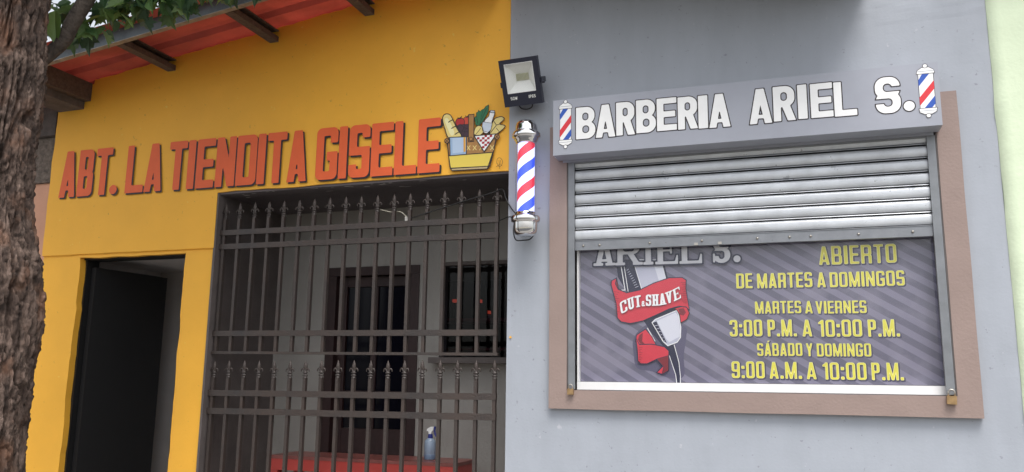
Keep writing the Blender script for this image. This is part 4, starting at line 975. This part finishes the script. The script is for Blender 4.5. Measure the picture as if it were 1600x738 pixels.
tbm.faces.new(rings[-1]); tbm.faces.new(rings[0])
obj('trunk', tbm, bark, tree, smooth=True)
LIMBS = [
    [(-2.14, -1.36, 3.10), (-2.09, -1.27, 3.24), (-2.02, -1.25, 3.32), (-1.98, -1.25, 3.40), (-1.93, -1.24, 3.50), (-1.87, -1.22, 3.62), (-1.68, -1.15, 3.85), (-1.3, -1.05, 4.1)],
    [(-1.87, -1.22, 3.62), (-1.70, -1.15, 3.70), (-1.40, -1.08, 3.74), (-1.05, -1.0, 3.76), (-.75, -.95, 3.78)],
    [(-2.13, -1.5, 4.2), (-1.9, -1.6, 4.7), (-1.4, -1.7, 5.2), (-.7, -1.7, 5.5)],
    [(-2.16, -1.5, 4.2), (-2.5, -1.4, 4.8), (-3.1, -1.3, 5.3)], [(-2.15, -1.52, 4.2), (-2.1, -2.1, 4.8), (-2.0, -2.9, 5.3)], [(-2.15, -1.48, 4.2), (-2.2, -1.0, 4.9), (-2.3, -.5, 5.4)],
    [(-1.40, -1.08, 3.74), (-1.3, -.9, 3.80), (-1.2, -.7, 3.92)]]
RAD = [(.034, .045), (.014, .006), (.09, .03), (.09, .03), (.08, .03), (.08, .03), (.006, .003)]
for L_, (r0, r1) in zip(LIMBS, RAD):
    p = catmull(L_, 6); obj('limb', tube(BM(), p, 0, 12, rs=[r0 + (r1 - r0) * i / (len(p) - 1) for i in range(len(p))]), MT['bark_limb'], tree, smooth=True)
LOBED = [(0, 0), (.16, -.10), (.34, .02), (.30, .16), (.56, .22), (.42, .38), (.60, .62), (.32, .56), (.26, .74), (.12, .72), (0, 1.05)]
LOBED = LOBED + [(-a, b_) for a, b_ in LOBED[-2:0:-1]]
OVAL = [(0, 0), (.14, .08), (.24, .28), (.26, .48), (.20, .72), (.10, .9), (0, 1.05)]; OVAL = OVAL + [(-a, b_) for a, b_ in OVAL[-2:0:-1]]
crown = BM(); rnd = random.Random(11)
def leaf(p, s, shape, d=None, nrm=None):
    d = Vector(d) if d else Vector((rnd.uniform(-1, 1), rnd.uniform(-1, 1), rnd.uniform(-1.5, .1)))
    d.normalize(); nr = Vector(nrm) if nrm else Vector((rnd.uniform(-.8, .8), rnd.uniform(-.9, .3), rnd.uniform(.1, 1.2)))
    x = d.cross(nr); 
    if x.length < .05: return
    x.normalize(); nr = x.cross(d).normalized()
    p = Vector(p); ctr = crown.verts.new(p + d * s * .35 - nr * s * .05)
    vs = [crown.verts.new(p + x * (u * s) + d * (v * s) + nr * s * (.32 * abs(u) - .22 * v * v)) for u, v in shape]
    for i in range(len(vs)): crown.faces.new((ctr, vs[i], vs[(i + 1) % len(vs)]))
# hand-placed hanging leaves by the fascia
for p, s, sh_, d in (((-2.045, -1.30, 3.465), .175, OVAL, (.12, -.1, -1)), ((-2.02, -1.42, 3.42), .06, OVAL, (0, 0, -1)), ((-2.13, -1.1, 3.43), .12, LOBED, (.15, -.1, -1)), ((-2.02, -1.1, 3.43), .13, LOBED, (.08, -.1, -1)), ((-2.00, -1.15, 3.46), .12, LOBED, (-.5, 0, -1)), ((-1.45, -1.05, 3.56), .12, LOBED, (.2, 0, -1)), ((-1.40, -1.05, 3.55), .11, LOBED, (-.3, 0, -1))):
    leaf(p, s, sh_, d, (.25, -1, .25))
def clump(c, r, n_, smin=.07, smax=.13):
    for _ in range(n_):
        q = Vector((rnd.gauss(0, 1), rnd.gauss(0, 1), rnd.gauss(0, .8))); q *= r / max(q.length, .3) * rnd.random() ** .5
        leaf(Vector(c) + q, rnd.uniform(smin, smax), LOBED if rnd.random() < .75 else OVAL)
for c, r, n_ in (((-2.12, -1.2, 3.52), .10, 16), ((-1.95, -1.1, 3.53), .12, 26), ((-1.78, -1.1, 3.55), .13, 34), ((-1.60, -1.08, 3.57), .13, 36), ((-1.42, -1.05, 3.62), .12, 32), ((-1.22, -1.02, 3.64), .12, 26), ((-1.02, -1.0, 3.66), .11, 18), ((-.85, -.95, 3.68), .10, 12),
                 ((-1.7, -1.1, 3.80), .25, 45), ((-1.3, -1.05, 3.95), .3, 60), ((-1.9, -1.2, 3.8), .2, 24)):
    clump(c, r, n_, .055, .105)
for L_ in LIMBS[2:6]:
    for p in catmull(L_, 4)[2:]: clump(p + Vector((rnd.uniform(-.2, .2), rnd.uniform(-.2, .2), .1)), .55, 70, .10, .16)
obj('crown', crown, MT['leaf'], tree)
